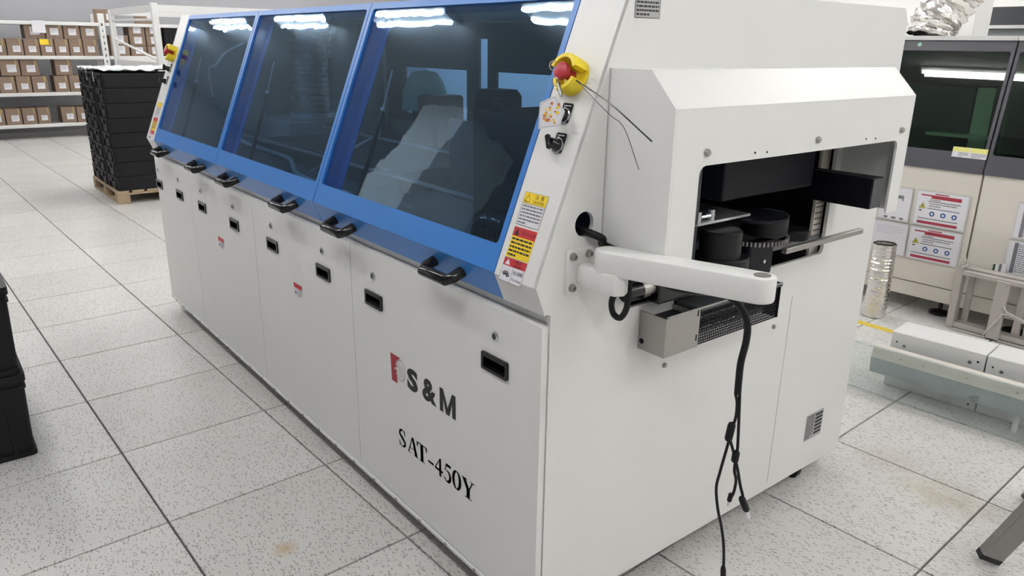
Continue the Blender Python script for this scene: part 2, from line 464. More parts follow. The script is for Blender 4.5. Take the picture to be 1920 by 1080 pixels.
# slanted white cheeks at both ends
def cheek(x0, x1):
    n = 0.014
    p = [(-0.0272, 1.060), (0.247, 1.745), (0.262, 1.739), (-0.012, 1.060), (0.018, 0.99), (0.004, 0.985)]
    bm = BM(); add_plate(bm, p, [], x0, x1, F_end(0, 0)); return mp('cheek_panel', bm, WHITE)
ck1 = cheek(-0.163, -0.001); ck2 = cheek(LX+0.001, LX+0.16)
bm = BM(); add_box(bm, (LX+0.01, 0.03, 0.955), (-0.012, 0.2, 0.972)); mp('ledge', bm, WHITE)
bm = BM(); add_box(bm, (LX+0.01, 0.2, 0.10), (-0.012, 0.215, 0.972)); mp('inner_wall', bm, DARKG)

# lower doors
DX = [LX, -2.886, -1.963, -1.026, -0.002]
HX = [(-3.50, -3.09), (-2.692, -2.213), (-1.747, -1.252), (-0.862, -0.191)]
def lock_bm(x, z):
    bm = BM(); add_lathe(bm, [(0.014, 0), (0.014, 0.003), (0.0115, 0.005), (0.0085, 0.0055), (0.0085, 0.003), (0.0, 0.003)], 20, F_front(x, z, 0.0), True, False); return bm
for k in range(4):
    x0, x1 = DX[k]+0.0022, DX[k+1]-0.0022
    hw = 0.058
    holes = [rect(h-hw*0.9, 0.7905-0.019, h+hw*0.9, 0.7905+0.019) for h in HX[k]]
    bm = BM(); add_plate(bm, rect(x0, 0.088, x1, 0.954), holes, -0.02, 0.0, F_front(0, 0))
    d = mp('lower_door', bm, WHITE)
    bm = BM(); add_box(bm, (x0, 0.018, 0.935), (x1, 0.032, 0.954)); mp('door_rim', bm, WHITE, d)
    for h in HX[k]:
        M = F_front(h, 0.7905)
        bm = BM(); add_plate(bm, rrect(-hw, -0.026, hw, 0.026, 0.006), [rrect(-hw+0.010, -0.017, hw-0.010, 0.013, 0.004)], 0.0, 0.006, M)
        add_plate(bm, rect(-hw+0.006, -0.018, hw-0.006, 0.016), [], -0.034, -0.031, M)
        for yy in (-0.018, 0.014): add_box(bm, (-hw+0.006, yy, -0.032), (hw-0.006, yy+0.002, 0.001), M)
        for xx in (-hw+0.006, hw-0.008): add_box(bm, (xx, -0.018, -0.032), (xx+0.002, 0.016, 0.001), M)
        mp('recessed_handle', bm, BLACKP, d)
        lk = mp('lock', lock_bm(h, 0.874), CHROME, d, True)
        lk['label'] = 'round chrome lock cylinder'
        bm = BM(); add_cyl(bm, 0.0082, 0.0082, 0.003, 0.0036, 16, F_front(h, 0.874)); add_box(bm, (-0.0015, -0.006, 0.0036), (0.0015, 0.006, 0.0044), F_front(h, 0.874)); mp('keyway', bm, DARKG, d)
    if k == 3: door4 = d
    if k in (1, 2):
        sx = (-2.447, -1.510)[k-1]
        M = F_front(sx, 0.650, 0.0006)
        s = mp('warning_sticker', xf(poly_bm([rect(-0.04, -0.028, 0.04, 0.028)]), M), PAPER, d)
        mp('red_band', xf(poly_bm([rect(-0.04, 0.008, 0.04, 0.028)], 0.0004), M), RPRINT, s)
        mp('small_print', xf(poly_bm(scribble(-0.005, 0.036, 0.004, -0.026, 5, seed=k)+[[(-0.034, -0.018), (-0.012, -0.018), (-0.023, 0.001)]], 0.0004), M), GINK, s)

# lettering and emblem on the near door
F0 = lambda x, z: F_front(x, z, 0.0007)
bmS = text_fit('S', 0.066, 0.078, 0.05); mp('lettering', xf(bmS, F0(-0.627, 0.583)), INK, door4)
bmS = text_fit('&', 0.082, 0.078, 0.04); mp('lettering', xf(bmS, F0(-0.527, 0.583)), INK, door4)
mp('lettering', xf(poly_bm([rect(-0.043, -0.039, -0.024, 0.039), rect(0.024, -0.039, 0.043, 0.039), [(-0.024, 0.039), (-0.026, 0.012), (-0.009, -0.039), (0.0, -0.039), (0.0, -0.016)], [(0.024, 0.039), (0.0, -0.016), (0.0, -0.039), (0.009, -0.039), (0.026, 0.012)]]), F0(-0.425, 0.583)), INK, door4)
red = [(-0.765, 0.634), (-0.700, 0.634), (-0.722, 0.620), (-0.731, 0.608), (-0.732, 0.600), (-0.722, 0.596), (-0.738, 0.590), (-0.742, 0.583), (-0.722, 0.581), (-0.733, 0.573), (-0.727, 0.566), (-0.724, 0.556), (-0.724, 0.536), (-0.760, 0.536)]
bm = BM(); vs = [bm.verts.new((x, z, 0)) for x, z in red]; es = [bm.edges.new((vs[i], vs[(i+1) % len(vs)])) for i in range(len(vs))]; bmesh.ops.triangle_fill(bm, edges=es, use_beauty=True)
mp('emblem', xf(bm, F0(0, 0)), DRED, door4)
def stroke(pts, wid):
    """closed ribbon with varying width along a polyline, in 2-D"""
    out = []
    n = len(pts)
    L, R = [], []
    for i in range(n):
        a, b = Vector(pts[max(i-1, 0)]), Vector(pts[min(i+1, n-1)])
        t = (b-a).normalized(); nn = Vector((-t.y, t.x)); w_ = wid[i] if isinstance(wid, (list, tuple)) else wid
        L.append(Vector(pts[i])+nn*w_/2); R.append(Vector(pts[i])-nn*w_/2)
    for i in range(n-1): out.append([tuple(L[i]), tuple(L[i+1]), tuple(R[i+1]), tuple(R[i])])
    return out
def arc(cx, cy, rx, ry, a0, a1, n=14): return [(cx+rx*math.cos(math.radians(a0+(a1-a0)*i/n)), cy+ry*math.sin(math.radians(a0+(a1-a0)*i/n))) for i in range(n+1)]
P = stroke(arc(-0.700, 0.590, 0.028, 0.036, 0, 360, 28), 0.0022)
for k in range(5): P += stroke([(-0.722+0.003*k, 0.606-0.009*k), (-0.680, 0.601-0.009*k)], 0.0016)
mp('emblem', xf(poly_bm(P), F0(0, 0)), mat('emblem_line', (0.28, 0.16, 0.17), 0.5), door4)
# serif model name
def serif_letters():
    H = 0.064; res = []
    def put(polys, x, w): res.append([[(x+px*w, py*H) for px, py in p] for p in polys])
    def ribbon(pts, wid, asp): # unit box, aspect corrected widths
        q = [(x*asp, y) for x, y in pts]
        return [[(x/asp, y) for x, y in p] for p in stroke(q, wid)]
    Spts = arc(0.5, 0.745, 0.36, 0.225, 35, 200, 10) + [(0.30, 0.60), (0.5, 0.51), (0.70, 0.41)] + arc(0.5, 0.255, 0.36, 0.225, 15, -150, 10)
    Sw = [0.05]*3+[0.07, 0.10, 0.12, 0.13, 0.14, 0.15, 0.16, 0.17, 0.18, 0.2, 0.18]+[0.17, 0.16, 0.15, 0.14, 0.12, 0.1, 0.08, 0.06]+[0.05]*3
    put(ribbon(Spts, Sw, 0.85)+[[(0.80, 0.70), (0.86, 0.70), (0.84, 1.0), (0.79, 1.0)], [(0.08, 0.30), (0.14, 0.30), (0.15, 0.0), (0.09, 0.0)]], -0.727, 0.047)
    put([[(0.05, 0.03), (0.11, 0.03), (0.47, 0.97), (0.43, 0.99)], [(0.40, 0.99), (0.57, 0.99), (0.93, 0.03), (0.70, 0.03)], [(0.22, 0.30), (0.70, 0.30), (0.70, 0.345), (0.24, 0.345)], [(0.0, 0), (0.27, 0), (0.27, 0.04), (0, 0.04)], [(0.62, 0), (1.0, 0), (1.0, 0.04), (0.62, 0.04)]], -0.669, 0.066)
    put([[(0.38, 0.03), (0.62, 0.03), (0.62, 0.97), (0.38, 0.97)], [(0.24, 0), (0.76, 0), (0.76, 0.04), (0.24, 0.04)], [(0.02, 0.94), (0.98, 0.94), (0.98, 1.0), (0.02, 1.0)], [(0.02, 0.72), (0.06, 0.72), (0.14, 0.95), (0.02, 0.95)], [(0.98, 0.72), (0.94, 0.72), (0.86, 0.95), (0.98, 0.95)]], -0.611, 0.062)
    put([[(0, 0.30), (1, 0.30), (1, 0.42), (0, 0.42)]], -0.541, 0.030)
    put([[(0.55, 0.0), (0.76, 0.0), (0.76, 1.0), (0.64, 1.0), (0.55, 0.86)], [(0.03, 0.26), (0.98, 0.26), (0.98, 0.38), (0.03, 0.38)], [(0.03, 0.36), (0.10, 0.36), (0.66, 0.98), (0.64, 1.0)]], -0.502, 0.046)
    put(ribbon(arc(0.40, 0.32, 0.42, 0.30, 95, -150, 14), [0.06, 0.08, 0.11, 0.14, 0.17, 0.19, 0.2, 0.19, 0.17, 0.14, 0.11, 0.08, 0.06, 0.07, 0.09], 0.85)+[[(0.12, 0.56), (0.19, 0.58), (0.34, 0.98), (0.28, 0.98)], [(0.28, 0.86), (0.84, 0.86), (0.90, 1.0), (0.28, 1.0)]], -0.450, 0.042)
    put(ribbon(arc(0.5, 0.5, 0.38, 0.48, 0, 360, 32), [0.05+0.14*abs(math.cos(2*PI*i/32)) for i in range(33)], 0.8), -0.404, 0.047)
    put([[(0.40, 0.03), (0.62, 0.03), (0.62, 0.46), (0.40, 0.46)], [(0.26, 0), (0.76, 0), (0.76, 0.04), (0.26, 0.04)], [(0.06, 0.97), (0.30, 0.97), (0.62, 0.46), (0.40, 0.44)], [(0.80, 0.97), (0.86, 0.97), (0.60, 0.46), (0.54, 0.46)], [(0, 0.96), (0.40, 0.96), (0.40, 1), (0, 1)], [(0.68, 0.96), (1, 0.96), (1, 1), (0.68, 1)]], -0.353, 0.066)
    return res
for polys in serif_letters():
    mp('lettering', xf(poly_bm(polys+[[(x+0.0028, z) for x, z in p] for p in polys]), F0(-0.0014, 0.309)), INK, door4)

# blue window doors
WX = [(-3.398, -2.331), (-2.327, -1.249), (-1.245, -0.166)]
HB = [(-3.245, -2.60), (-2.135, -1.49), (-1.015, -0.378)]
vF, vT, vG0, vG1 = SLV(1.062), SLV(1.743), SLV(1.128), SLV(1.722)
for k, (x0, x1) in enumerate(WX):
    bm = BM()
    gx0, gx1 = x0+0.020, x1-0.020
    add_plate(bm, rect(x0, vF, x1, vT), [rrect(gx0, vG0, gx1, vG1, 0.012)], -0.016, 0.0, frame(S0, (1, 0, 0), SU, SN))
    d = mp('window_door', bm, BLUE)
    # folded lower panel
    bm = BM(); add_plate(bm, [(-0.0264, 1.062), (-0.012, 1.060), (0.020, 0.988), (0.007, 0.984)], [], x0, x1, F_end(0, 0)); mp('lower_fold', bm, BLUE, d)
    # inner return frame
    bm = BM()
    MF = frame(S0, (1, 0, 0), SU, SN)
    for lo, hi in (((gx0-0.004, vG0, -0.06), (gx0-0.001, vG1, -0.012)), ((gx1+0.001, vG0, -0.06), (gx1+0.004, vG1, -0.012)), ((gx0, vG0-0.004, -0.06), (gx1, vG0-0.001, -0.012)), ((gx0, vG1+0.001, -0.06), (gx1, vG1+0.004, -0.012)),
                   ((gx0, vG0, -0.06), (gx0+0.045, vG1, -0.057)), ((gx1-0.018, vG0, -0.06), (gx1, vG1, -0.057))):
        add_box(bm, lo, hi, MF)
    mp('inner_frame', bm, BLUE, d)
    bm = BM(); add_box(bm, (gx0-0.006, vG0-0.006, -0.0105), (gx1+0.006, vG1+0.006, -0.0065), MF); mp('window_pane', bm, GLASSB, d)
    for h in HB[k]:
        bm = BM()
        yb, zb = -0.010, 1.020; h -= 0.022
        pts = [(h-0.068, yb+0.012, zb+0.004), (h-0.068, yb-0.030, zb-0.012), (h-0.058, yb-0.046, zb-0.018), (h+0.058, yb-0.046, zb-0.018), (h+0.068, yb-0.030, zb-0.012), (h+0.068, yb+0.012, zb+0.004)]
        add_tube(bm, pts, 0.0165, 12)
        mp('pull_handle', bm, BLACKP, d, True)

# hood over the conveyor opening
HY0, HY1, HZ0 = 0.185, 1.302, 1.125
hood_prof = [(0.0, HZ0), (0.202, HZ0), (0.202, 1.481), (0.125, 1.561), (0.0, 1.561)]
bm = BM()
r = 0.022
notch = [(0.285, HZ0)] + [(0.285+r-r*math.cos(t), 1.350-r+r*math.sin(t)) for t in (0, PI/6, PI/3, PI/2)] + [(1.235-r+r*math.sin(t), 1.350-r+r*math.cos(t)) for t in (0, PI/6, PI/3, PI/2)] + [(1.235, HZ0)]
outer = [(HY0, HZ0)] + notch + [(HY1, HZ0), (HY1, 1.481), (HY0, 1.481)]
add_plate(bm, [(min(max(p[0], HY0+0.0085), HY1-0.0085), min(p[1], 1.4805)) for p in outer], [], 0.194, 0.2015, F_end(0, 0))
hood = mp('hood', bm, WHITE)
for y0, y1 in ((HY0, HY0+0.008), (HY1-0.008, HY1)):
    bm = BM(); add_plate(bm, [(p[0]-(0.0 if p[0] < 0.15 else 0.0005), p[1]) for p in hood_prof], [], -y1, -y0, F_front(0, 0)); mp('hood_side', bm, WHITE, hood)
bm = BM(); add_plate(bm, [(0.2015, 1.481), (0.125, 1.5605), (0.118, 1.553), (0.194, 1.476)], [], -HY1+0.0085, -HY0-0.0085, F_front(0, 0))
mp('hood_slope', bm, WHITE, hood)
bm = BM(); add_box(bm, (0, HY0+0.0085, 1.553), (0.1245, HY1-0.0085, 1.5605)); mp('hood_top', bm, WHITE, hood)
for y in (0.304, 0.774, 1.243):
    bm = BM(); add_lathe(bm, [(0.009, 0), (0.009, 0.004), (0.006, 0.009), (0.0, 0.0095)], 14, F_end(y, 1.380, 0, 0.202), True, False); mp('cap_screw', bm, STEEL, hood, True)
for y, z in ((0.495, 1.366), (0.545, 1.364), (1.035, 1.366), (1.09, 1.364)):
    bm = BM(); add_cyl(bm, 0.0028, 0.0028, 0, 0.0008, 8, F_end(y, z, 0, 0.202)); mp('rivet_hole', bm, BLACKM, hood)

# conveyor end mechanism inside the opening
mech = mp('inner_shroud', (lambda b: (add_box(b, (-0.62, 0.24, 0.90), (-0.60, 1.40, 1.42)), add_box(b, (-0.62, 0.235, 0.90), (-0.012, 0.25, 1.42)), add_box(b, (-0.62, 0.24, 0.90), (-0.012, 1.0, 0.915)), b)[-1])(BM()), BLACKM)
bm = BM(); add_box(bm, (-0.55, 1.148, 1.143), (0.188, 1.215, 1.238), bevel=0.003); bb = mp('conveyor_cover', bm, BLACKM)
bm = BM(); add_box(bm, (0.188, 1.150, 1.145), (0.190, 1.213, 1.236)); mp('cover_end', bm, DARKG, bb)
def cylz(name, x, y, z0, z1, r, mt, par, n=28, bev=0.004):
    bm = BM(); add_lathe(bm, [(r-bev, z0), (r, z0+bev), (r, z1-bev), (r-bev, z1)], n, Matrix.Translation((x, y, 0))); return mp(name, bm, mt, par, True)
RUB = mat('black_rubber', (0.009, 0.009, 0.010), 0.4, spec=0.3)
cylz('drive_drum', 0.04, 0.62, 1.045, 1.125, 0.058, RUB, mach)
cylz('drum_flange', 0.04, 0.63, 1.015, 1.05, 0.078, RUB, mach)
cylz('idler_drum', -0.02, 0.92, 1.06, 1.125, 0.072, RUB, mach)
sp = cylz('sprocket', 0.0, 0.83, 1.125, 1.135, 0.10, BLACKM, mach)
cylz('idler_drum', 0.01, 1.04, 1.03, 1.065, 0.05, RUB, mach)
for k in range(22):
    a = PI*0.95*k/21-PI*0.62
    bm = BM(); add_cyl(bm, 0.0036, 0.0036, 0, 0.014, 8, Matrix.Translation((-0.02+0.078*math.cos(a), 0.90+0.105*math.sin(a), 1.04))); mp('chain_pin', bm, STEEL, sp, True)
bm = BM(); add_box(bm, (-0.35, 0.62, 1.20), (0.03, 1.08, 1.345), bevel=0.004); mp('gearbox', bm, BLACKM)
bm = BM(); add_box(bm, (-0.30, 0.47, 1.140), (0.02, 0.78, 1.147)); mp('guide_plate', bm, ALU)
for y in (0.56, 0.62):
    bm = BM(); add_cyl(bm, 0.010, 0.010, 1.147, 1.175, 10, Matrix.Translation((0.0, y, 0))); mp('guide_post', bm, CHROME, None, True)
bm = BM(); add_tube(bm, [(0, 0.50, 1.158), (0, 0.63, 1.158)], 0.006, 8); mp('guide_rod', bm, CHROME, None, True)
bm = BM(); add_box(bm, (-0.03, 0.485, 0.95), (0.02, 0.535, 1.36)); mp('post', bm, DARKG)
bm = BM(); add_box(bm, (-0.02, 0.80, 0.935), (0.02, 0.93, 1.05), bevel=0.01, seg=2); br = mp('bracket', bm, BLACKM)
bm = BM(); add_cyl(bm, 0.007, 0.006, 0, 0.006, 10, F_end(0.875, 0.985, 0, 0.02)); mp('bracket_screw', bm, CHROME, br, True)
bm = BM(); add_box(bm, (0.086, 0.86, 1.028), (0.105, 1.31, 1.045), bevel=0.002); mp('guide_rail', bm, STEEL)
a, b = on(1541, 300, 'x', -0.03), on(1557, 300, 'x', -0.03)
bm = BM(); add_box(bm, (-0.04, a.y, 0.93), (-0.03, b.y, 1.42)); mp('inner_post', bm, CREAM)
bm = BM(); add_box(bm, (-0.04, b.y, 0.93), (-0.03, b.y+0.05, 1.42)); mp('inner_post', bm, BLACKM)
bm = BM(); add_box(bm, (-0.6, 1.40, 0.9), (-0.02, 1.41, 1.42)); mp('inner_side', bm, DARKG)
for k, zz in enumerate((1.02, 1.04, 1.06, 1.08, 1.10, 1.115)):
    bm = BM(); add_box(bm, (-0.0298, a.y+0.004, zz), (-0.0294, b.y-0.004-0.004*(k % 2), zz+0.005)); mp('small_print', bm, GINK)

# stainless box and mesh cage below the opening
bm = BM()
for lo, hi in (((0, 0.345, 0.82), (0.094, 0.349, 0.930)), ((0.090, 0.349, 0.82), (0.094, 0.486, 0.935)), ((0, 0.349, 0.82), (0.090, 0.486, 0.824)), ((0.0, 0.482, 0.824), (0.090, 0.486, 0.92))):
    add_box(bm, lo, hi)
sb = mp('steel_box', bm, STEEL)
bm = BM(); add_box(bm, (0.001, 0.3495, 0.90), (0.0895, 0.4815, 0.905)); mp('box_shade', bm, BLACKM, sb)  # black plate stands in for the shade inside the open box
bm = BM(); add_cyl(bm, 0.008, 0.008, 0, 0.001, 12, frame((0.014, 0.345, 0.845), (1, 0, 0), (0, 0, 1), (0, -1, 0))); mp('cable_hole', bm, BLACKM, sb)
for z in (0.84, 0.912):
    bm = BM(); add_box(bm, (0.0935, 0.474, z), (0.0948, 0.479, z+0.018)); mp('slot', bm, BLACKM, sb)
bm = BM()
add_box(bm, (0.0, 0.486, 0.824), (0.012, 0.872, 0.93))
y0, y1, z0, z1 = 0.486, 0.872, 0.824, 0.924
ny, nz = 46, 12
for k in range(ny+1):
    y = y0+(y1-y0)*k/ny; add_box(bm, (0.088, y-0.0012, z0), (0.090, y+0.0012, z1))
for k in range(nz+1):
    z = z0+(z1-z0)*k/nz; add_box(bm, (0.088, y0, z-0.0012), (0.0905, y1, z+0.0012))
cage = mp('mesh_cage', bm, BLACKM); cage['kind'] = 'stuff'
for zz, rr in ((0.850, 0.014), (0.885, 0.009)):
    bm = BM(); add_tube(bm, [(0.055, y0, zz), (0.055, y1, zz)], rr, 10); mp('roller', bm, CHROME, cage, True)
bm = BM(); add_box(bm, (0.0, 0.868, 0.824), (0.094, 0.873, 0.935)); mp('cage_end', bm, BLACKM, cage)
bm = BM(); add_box(bm, (0.012, 0.486, 0.924), (0.097, 0.875, 0.931)); mp('cage_top', bm, DARKG, cage)
bm = BM(); add_box(bm, (0.094, 0.352, 0.931), (0.0965, 0.875, 0.937)); mp('edge_strip', bm, STEEL, cage)
for y, z in ((0.466, 0.736), (1.014, 0.732)):
    bm = BM(); add_lathe(bm, [(0.008, 0), (0.008, 0.004), (0.005, 0.008), (0.0, 0.0085)], 12, F_end(y, z), True, False); mp('cap_screw', bm, STEEL, None, True)
# motor and connectors under the arm
bm = BM(); add_box(bm, (-0.10, 0.36, 0.955), (0.05, 0.60, 1.02), bevel=0.004); mo = mp('sensor_box', bm, BLACKP)
bm = BM(); add_box(bm, (0.05, 0.50, 0.965), (0.075, 0.64, 0.998), bevel=0.004); mp('sensor_cover', bm, DARKG, mo)
bm = BM(); add_cyl(bm, 0.005, 0.005, 0, 0.003, 10, F_end(0.56, 0.982, 0, 0.075)); mp('indicator', bm, YELLOW, mo)
M = frame((0.02, 0.31, 1.00), (0, 0, 1), (1, 0, 0), (0, 1, 0))
bm = BM(); add_lathe(bm, [(0.020, -0.02), (0.024, 0.0), (0.024, 0.03), (0.019, 0.033), (0.019, 0.05), (0.026, 0.052), (0.026, 0.07), (0.018, 0.072)], 18, M); mp('round_connector', bm, STEEL, mo, True)
bm = BM(); add_lathe(bm, [(0.026, -0.05), (0.026, 0.0)], 18, M); mp('plug_boot', bm, BLACKP, mo, True)

# monitor arm
def add_slab(bm, outline, z0, z1, r):
    n = len(outline); P2 = [Vector(p) for p in outline]
    if sum(P2[i].x*P2[(i+1) % n].y-P2[(i+1) % n].x*P2[i].y for i in range(n)) < 0: P2.reverse()
    nr = []
    for i in range(n):
        t = (P2[(i+1) % n]-P2[i-1]).normalized(); nr.append(Vector((t.y, -t.x)))
    rings = []
    for ins, z in ((r, z0), (r*0.3, z0+r*0.3), (0, z0+r), (0, z1-r), (r*0.3, z1-r*0.3), (r, z1)):
        rings.append([bm.verts.new((P2[i].x-nr[i].x*ins, P2[i].y-nr[i].y*ins, z)) for i in range(n)])
    for a, b in zip(rings[:-1], rings[1:]):
        for i in range(n): bm.faces.new((a[i], a[(i+1) % n], b[(i+1) % n], b[i]))
    bm.faces.new(rings[0][::-1]); bm.faces.new(rings[-1])
bm = BM(); add_plate(bm, rrect(0.063, 1.029, 0.152, 1.141, 0.006), [], 0.0, 0.006, F_end(0, 0)); arm = mp('arm_base', bm, WHITE)
for y, z in ((0.082, 1.124), (0.135, 1.124), (0.082, 1.045)):
    bm = BM(); add_lathe(bm, [(0.0105, 0.006), (0.0105, 0.010), (0.008, 0.010), (0.008, 0.016), (0.005, 0.016), (0.005, 0.011), (0, 0.011)], 6 if False else 14, F_end(y, z), True, False); mp('cap_screw', bm, STEEL, arm, True)
bm = BM()
pts = [(0.005, 0.098), (0.03, 0.09), (0.105, 0.088), (0.135, 0.098), (0.146, 0.12), (0.135, 0.142), (0.105, 0.152), (0.03, 0.150), (0.005, 0.142)]
add_slab(bm, pts, 1.052, 1.104, 0.005)
mp('arm_knuckle', bm, WHITE, arm, True)
A0, A1 = Vector((0.088, 0.122)), Vector((0.424, 0.232))
dr = (A1-A0).normalized(); nn = Vector((-dr.y, dr.x)); hw = 0.034
outl = []
for i in range(11):
    t = PI/2+PI*i/10; p = A0 + dr*hw*math.cos(t) + nn*hw*math.sin(t); outl.append((p.x, p.y))
for i in range(11):
    t = -PI/2+PI*i/10; p = A1 + dr*hw*math.cos(t) + nn*hw*math.sin(t); outl.append((p.x, p.y))
bm = BM(); add_slab(bm, outl, 1.098, 1.155, 0.006)
mp('swing_arm', bm, WHITE, arm, True)
bm = BM(); add_cyl(bm, 0.018, 0.018, 1.154, 1.1565, 24, Matrix.Translation((A1.x+0.004, A1.y, 0))); mp('pivot_cap', bm, STEEL, arm)

# stickers on the cheeks
def warn_stickers(xc, wd, detail):
    hw = wd/2
    # yellow header caution
    zs = [(1.262, 1.182), (1.178, 1.098), (0, 0)]
    v = lambda z: SLV(z)
    cols = []
    def stk(ztop, zbot, header, body, name):
        M = F_slant(xc, 1.088, 0.0006); a, b = SLV(ztop), SLV(zbot)
        hb = a-(a-b)*(0.34 if body is not YPRINT else 0.30)
        s = mp(name, xf(poly_bm([rect(-hw, b, hw, a)]), M), body)
        mp('header', xf(poly_bm([rect(-hw, hb, hw, a)], 0.0003), M), header, s)
        return s, M, a, b, hb
    s, M, a, b, hb = stk(1.263, 1.186, YPRINT, PAPER, 'caution_sticker')
    bd = 0.0012
    mp('outline', xf(poly_bm(stroke([(-hw, b), (hw, b), (hw, a), (-hw, a), (-hw, b)], bd)+stroke([(-hw, hb), (hw, hb)], bd), 0.0005), M), GINK, s)
    mp('small_print', xf(poly_bm(scribble(-hw+0.004, hw-0.004, hb-0.002, b+0.002, 6, seed=3), 0.0005), M), GINK, s)
    if detail:
        tb = text_fit('注 意', 0.034, 0.011); t = mp('header_print', xf(tb, M @ Matrix.Translation((0.014, (a+hb)/2+0.006, 0.0006))), INK, s)
        mp('header_print', xf(text_fit('CAUTION', 0.040, 0.008), M @ Matrix.Translation((0.014, (a+hb)/2-0.007, 0.0006))), INK, s)
        mp('triangle', xf(poly_bm(stroke([(-hw+0.006, hb+0.005), (-hw+0.026, hb+0.005), (-hw+0.016, a-0.005), (-hw+0.006, hb+0.005)], 0.002), 0.0006), M), INK, s)
    s, M, a, b, hb = stk(1.180, 1.108, RPRINT, YPRINT, 'caution_sticker')
    mp('small_print', xf(poly_bm(scribble(-hw+0.004, hw-0.004, hb-0.002, b+0.002, 5, seed=5), 0.0005), M), INK, s)
    mp('triangle', xf(poly_bm([[(-hw+0.006, hb+0.003), (-hw+0.024, hb+0.003), (-hw+0.015, a-0.003)]], 0.0006), M), INK, s)
    if detail: mp('header_print', xf(text_fit('注意/CAUTION', 0.054, 0.010), M @ Matrix.Translation((0.013, (a+hb)/2, 0.0006))), INK, s)
    s, M, a, b, hb = stk(1.1065, 1.040+0.012, RPRINT, PAPER, 'danger_sticker')
    mp('outline', xf(poly_bm(stroke([(-hw, b), (hw, b), (hw, a), (-hw, a), (-hw, b)], bd)+stroke([(0, b), (0, hb)], bd), 0.0005), M), GINK, s)
    mp('triangle', xf(poly_bm([[(-hw+0.006, hb+0.003), (-hw+0.026, hb+0.003), (-hw+0.016, a-0.003)]], 0.0006), M), PAPER, s)
    fan = []
    cy = b+0.006
    for k in range(7):
        t = math.radians(20+20*k); fan += stroke([(-hw*0.52+0.006*math.cos(t), cy+0.006*math.sin(t)+0.004), (-hw*0.52+0.017*math.cos(t), cy+0.017*math.sin(t)+0.004)], 0.0028)
    mp('burst_mark', xf(poly_bm(fan, 0.0006), M), INK, s)
    if detail:
        mp('header_print', xf(text_fit('危险', 0.022, 0.0085), M @ Matrix.Translation((0.013, (a+hb)/2+0.004, 0.0006))), INK, s)
        mp('header_print', xf(text_fit('DANGER', 0.026, 0.0055), M @ Matrix.Translation((0.013, (a+hb)/2-0.006, 0.0006))), INK, s)
        mp('print', xf(text_fit('当心碰撞', hw*0.82, 0.010), M @ Matrix.Translation((hw*0.5, (hb+b)/2+0.008, 0.0006))), INK, s)
        mp('print', xf(text_fit('No Hitting', hw*0.82, 0.007), M @ Matrix.Translation((hw*0.5, (hb+b)/2-0.010, 0.0006))), INK, s)
warn_stickers(-0.098, 0.086, True)
warn_stickers(-3.475, 0.086, False)

# emergency stop with yellow shroud, selector switches
def estop(x, z):
    M = F_slant(x, z)
    bm = BM()
    for a0, a1, h in ((20, 165, 0.048), (200, 240, 0.03), (262, 345, 0.042)):
        add_lathe(bm, [(0.027, 0.0), (0.046, 0.0), (0.046, h*0.85), (0.043, h), (0.034, h), (0.031, h*0.8)][::1]+[(0.027, 0.0)], 14, M, a0=math.radians(a0), a1=math.radians(a1))
    add_lathe(bm, [(0.0, 0.0), (0.046, 0.0), (0.046, 0.008), (0.0, 0.008)], 24, M, False, False)
    e = mp('stop_shroud', bm, YELLOW, None, True); e['label'] = 'yellow guard ring of the emergency stop'
    bm = BM(); add_lathe(bm, [(0.013, 0.005), (0.013, 0.036), (0.0205, 0.038), (0.0215, 0.044), (0.0205, 0.052), (0.014, 0.056), (0.0, 0.057)], 24, M, True, False)
    mp('stop_button', bm, RED, e, True)
def selector(x, z, with_plate=True):
    M = F_slant(x, z)
    bm = BM(); add_plate(bm, rrect(-0.017, -0.022, 0.017, 0.026, 0.004), [], 0.0, 0.003, M)
    s = mp('selector_plate', bm, BLACKP)
    bm = BM(); add_lathe(bm, [(0.0165, 0.003), (0.0165, 0.008), (0.013, 0.014), (0.012, 0.030), (0.010, 0.033), (0, 0.033)], 20, M @ Matrix.Translation((0, -0.006, 0)), True, False)
    add_box(bm, (-0.006, -0.019, 0.030), (0.006, 0.018, 0.042), M @ Matrix.Translation((0, -0.006, 0)) @ Matrix.Rotation(0.6, 4, 'Z'), bevel=0.002)
    mp('selector_knob', bm, BLACKP, s, True)
    bm = BM(); add_lathe(bm, [(0.0166, 0.003), (0.019, 0.003), (0.019, 0.006), (0.0166, 0.007)], 20, M @ Matrix.Translation((0, -0.006, 0)), False, False); mp('selector_ring', bm, CHROME, s, True)
    mp('small_print', xf(poly_bm(scribble(-0.012, 0.012, 0.022, 0.012, 2, seed=8), 0.0033), M), PAPER, s)
estop(-0.098, 1.535); selector(-0.088, 1.452); selector(-0.078, 1.384)
estop(-3.475, 1.53); selector(-3.47, 1.452); selector(-3.47, 1.384)

# sticker high on the end panel and rating plate low on it
M = F_end(0.297, 1.70, 0.0006)
s = mp('notice_sticker', xf(poly_bm([rect(-0.043, -0.026, 0.043, 0.06)]), M), SILVER)
mp('outline', xf(poly_bm(stroke([(-0.043, -0.026), (0.043, -0.026), (0.043, 0.06), (-0.043, 0.06), (-0.043, -0.026)], 0.0015), 0.0004), M), INK, s)
mp('header_print', xf(text_fit('CAUTION', 0.05, 0.008), M @ Matrix.Translation((0, 0.031, 0.0005))), INK, s)
mp('small_print', xf(poly_bm(scribble(-0.039, 0.039, 0.022, -0.023, 5, h=0.5, seed=11), 0.0004), M), INK, s)
M = F_end(1.382, 0.248, 0.0006)
s = mp('rating_plate', xf(poly_bm([rect(-0.060, -0.055, 0.060, 0.055)]), M), SILVER)
mp('value_bars', xf(poly_bm([rect(0.005, 0.036-0.0155*k, 0.055, 0.046-0.0155*k) for k in range(6)], 0.0005), M), INK, s)
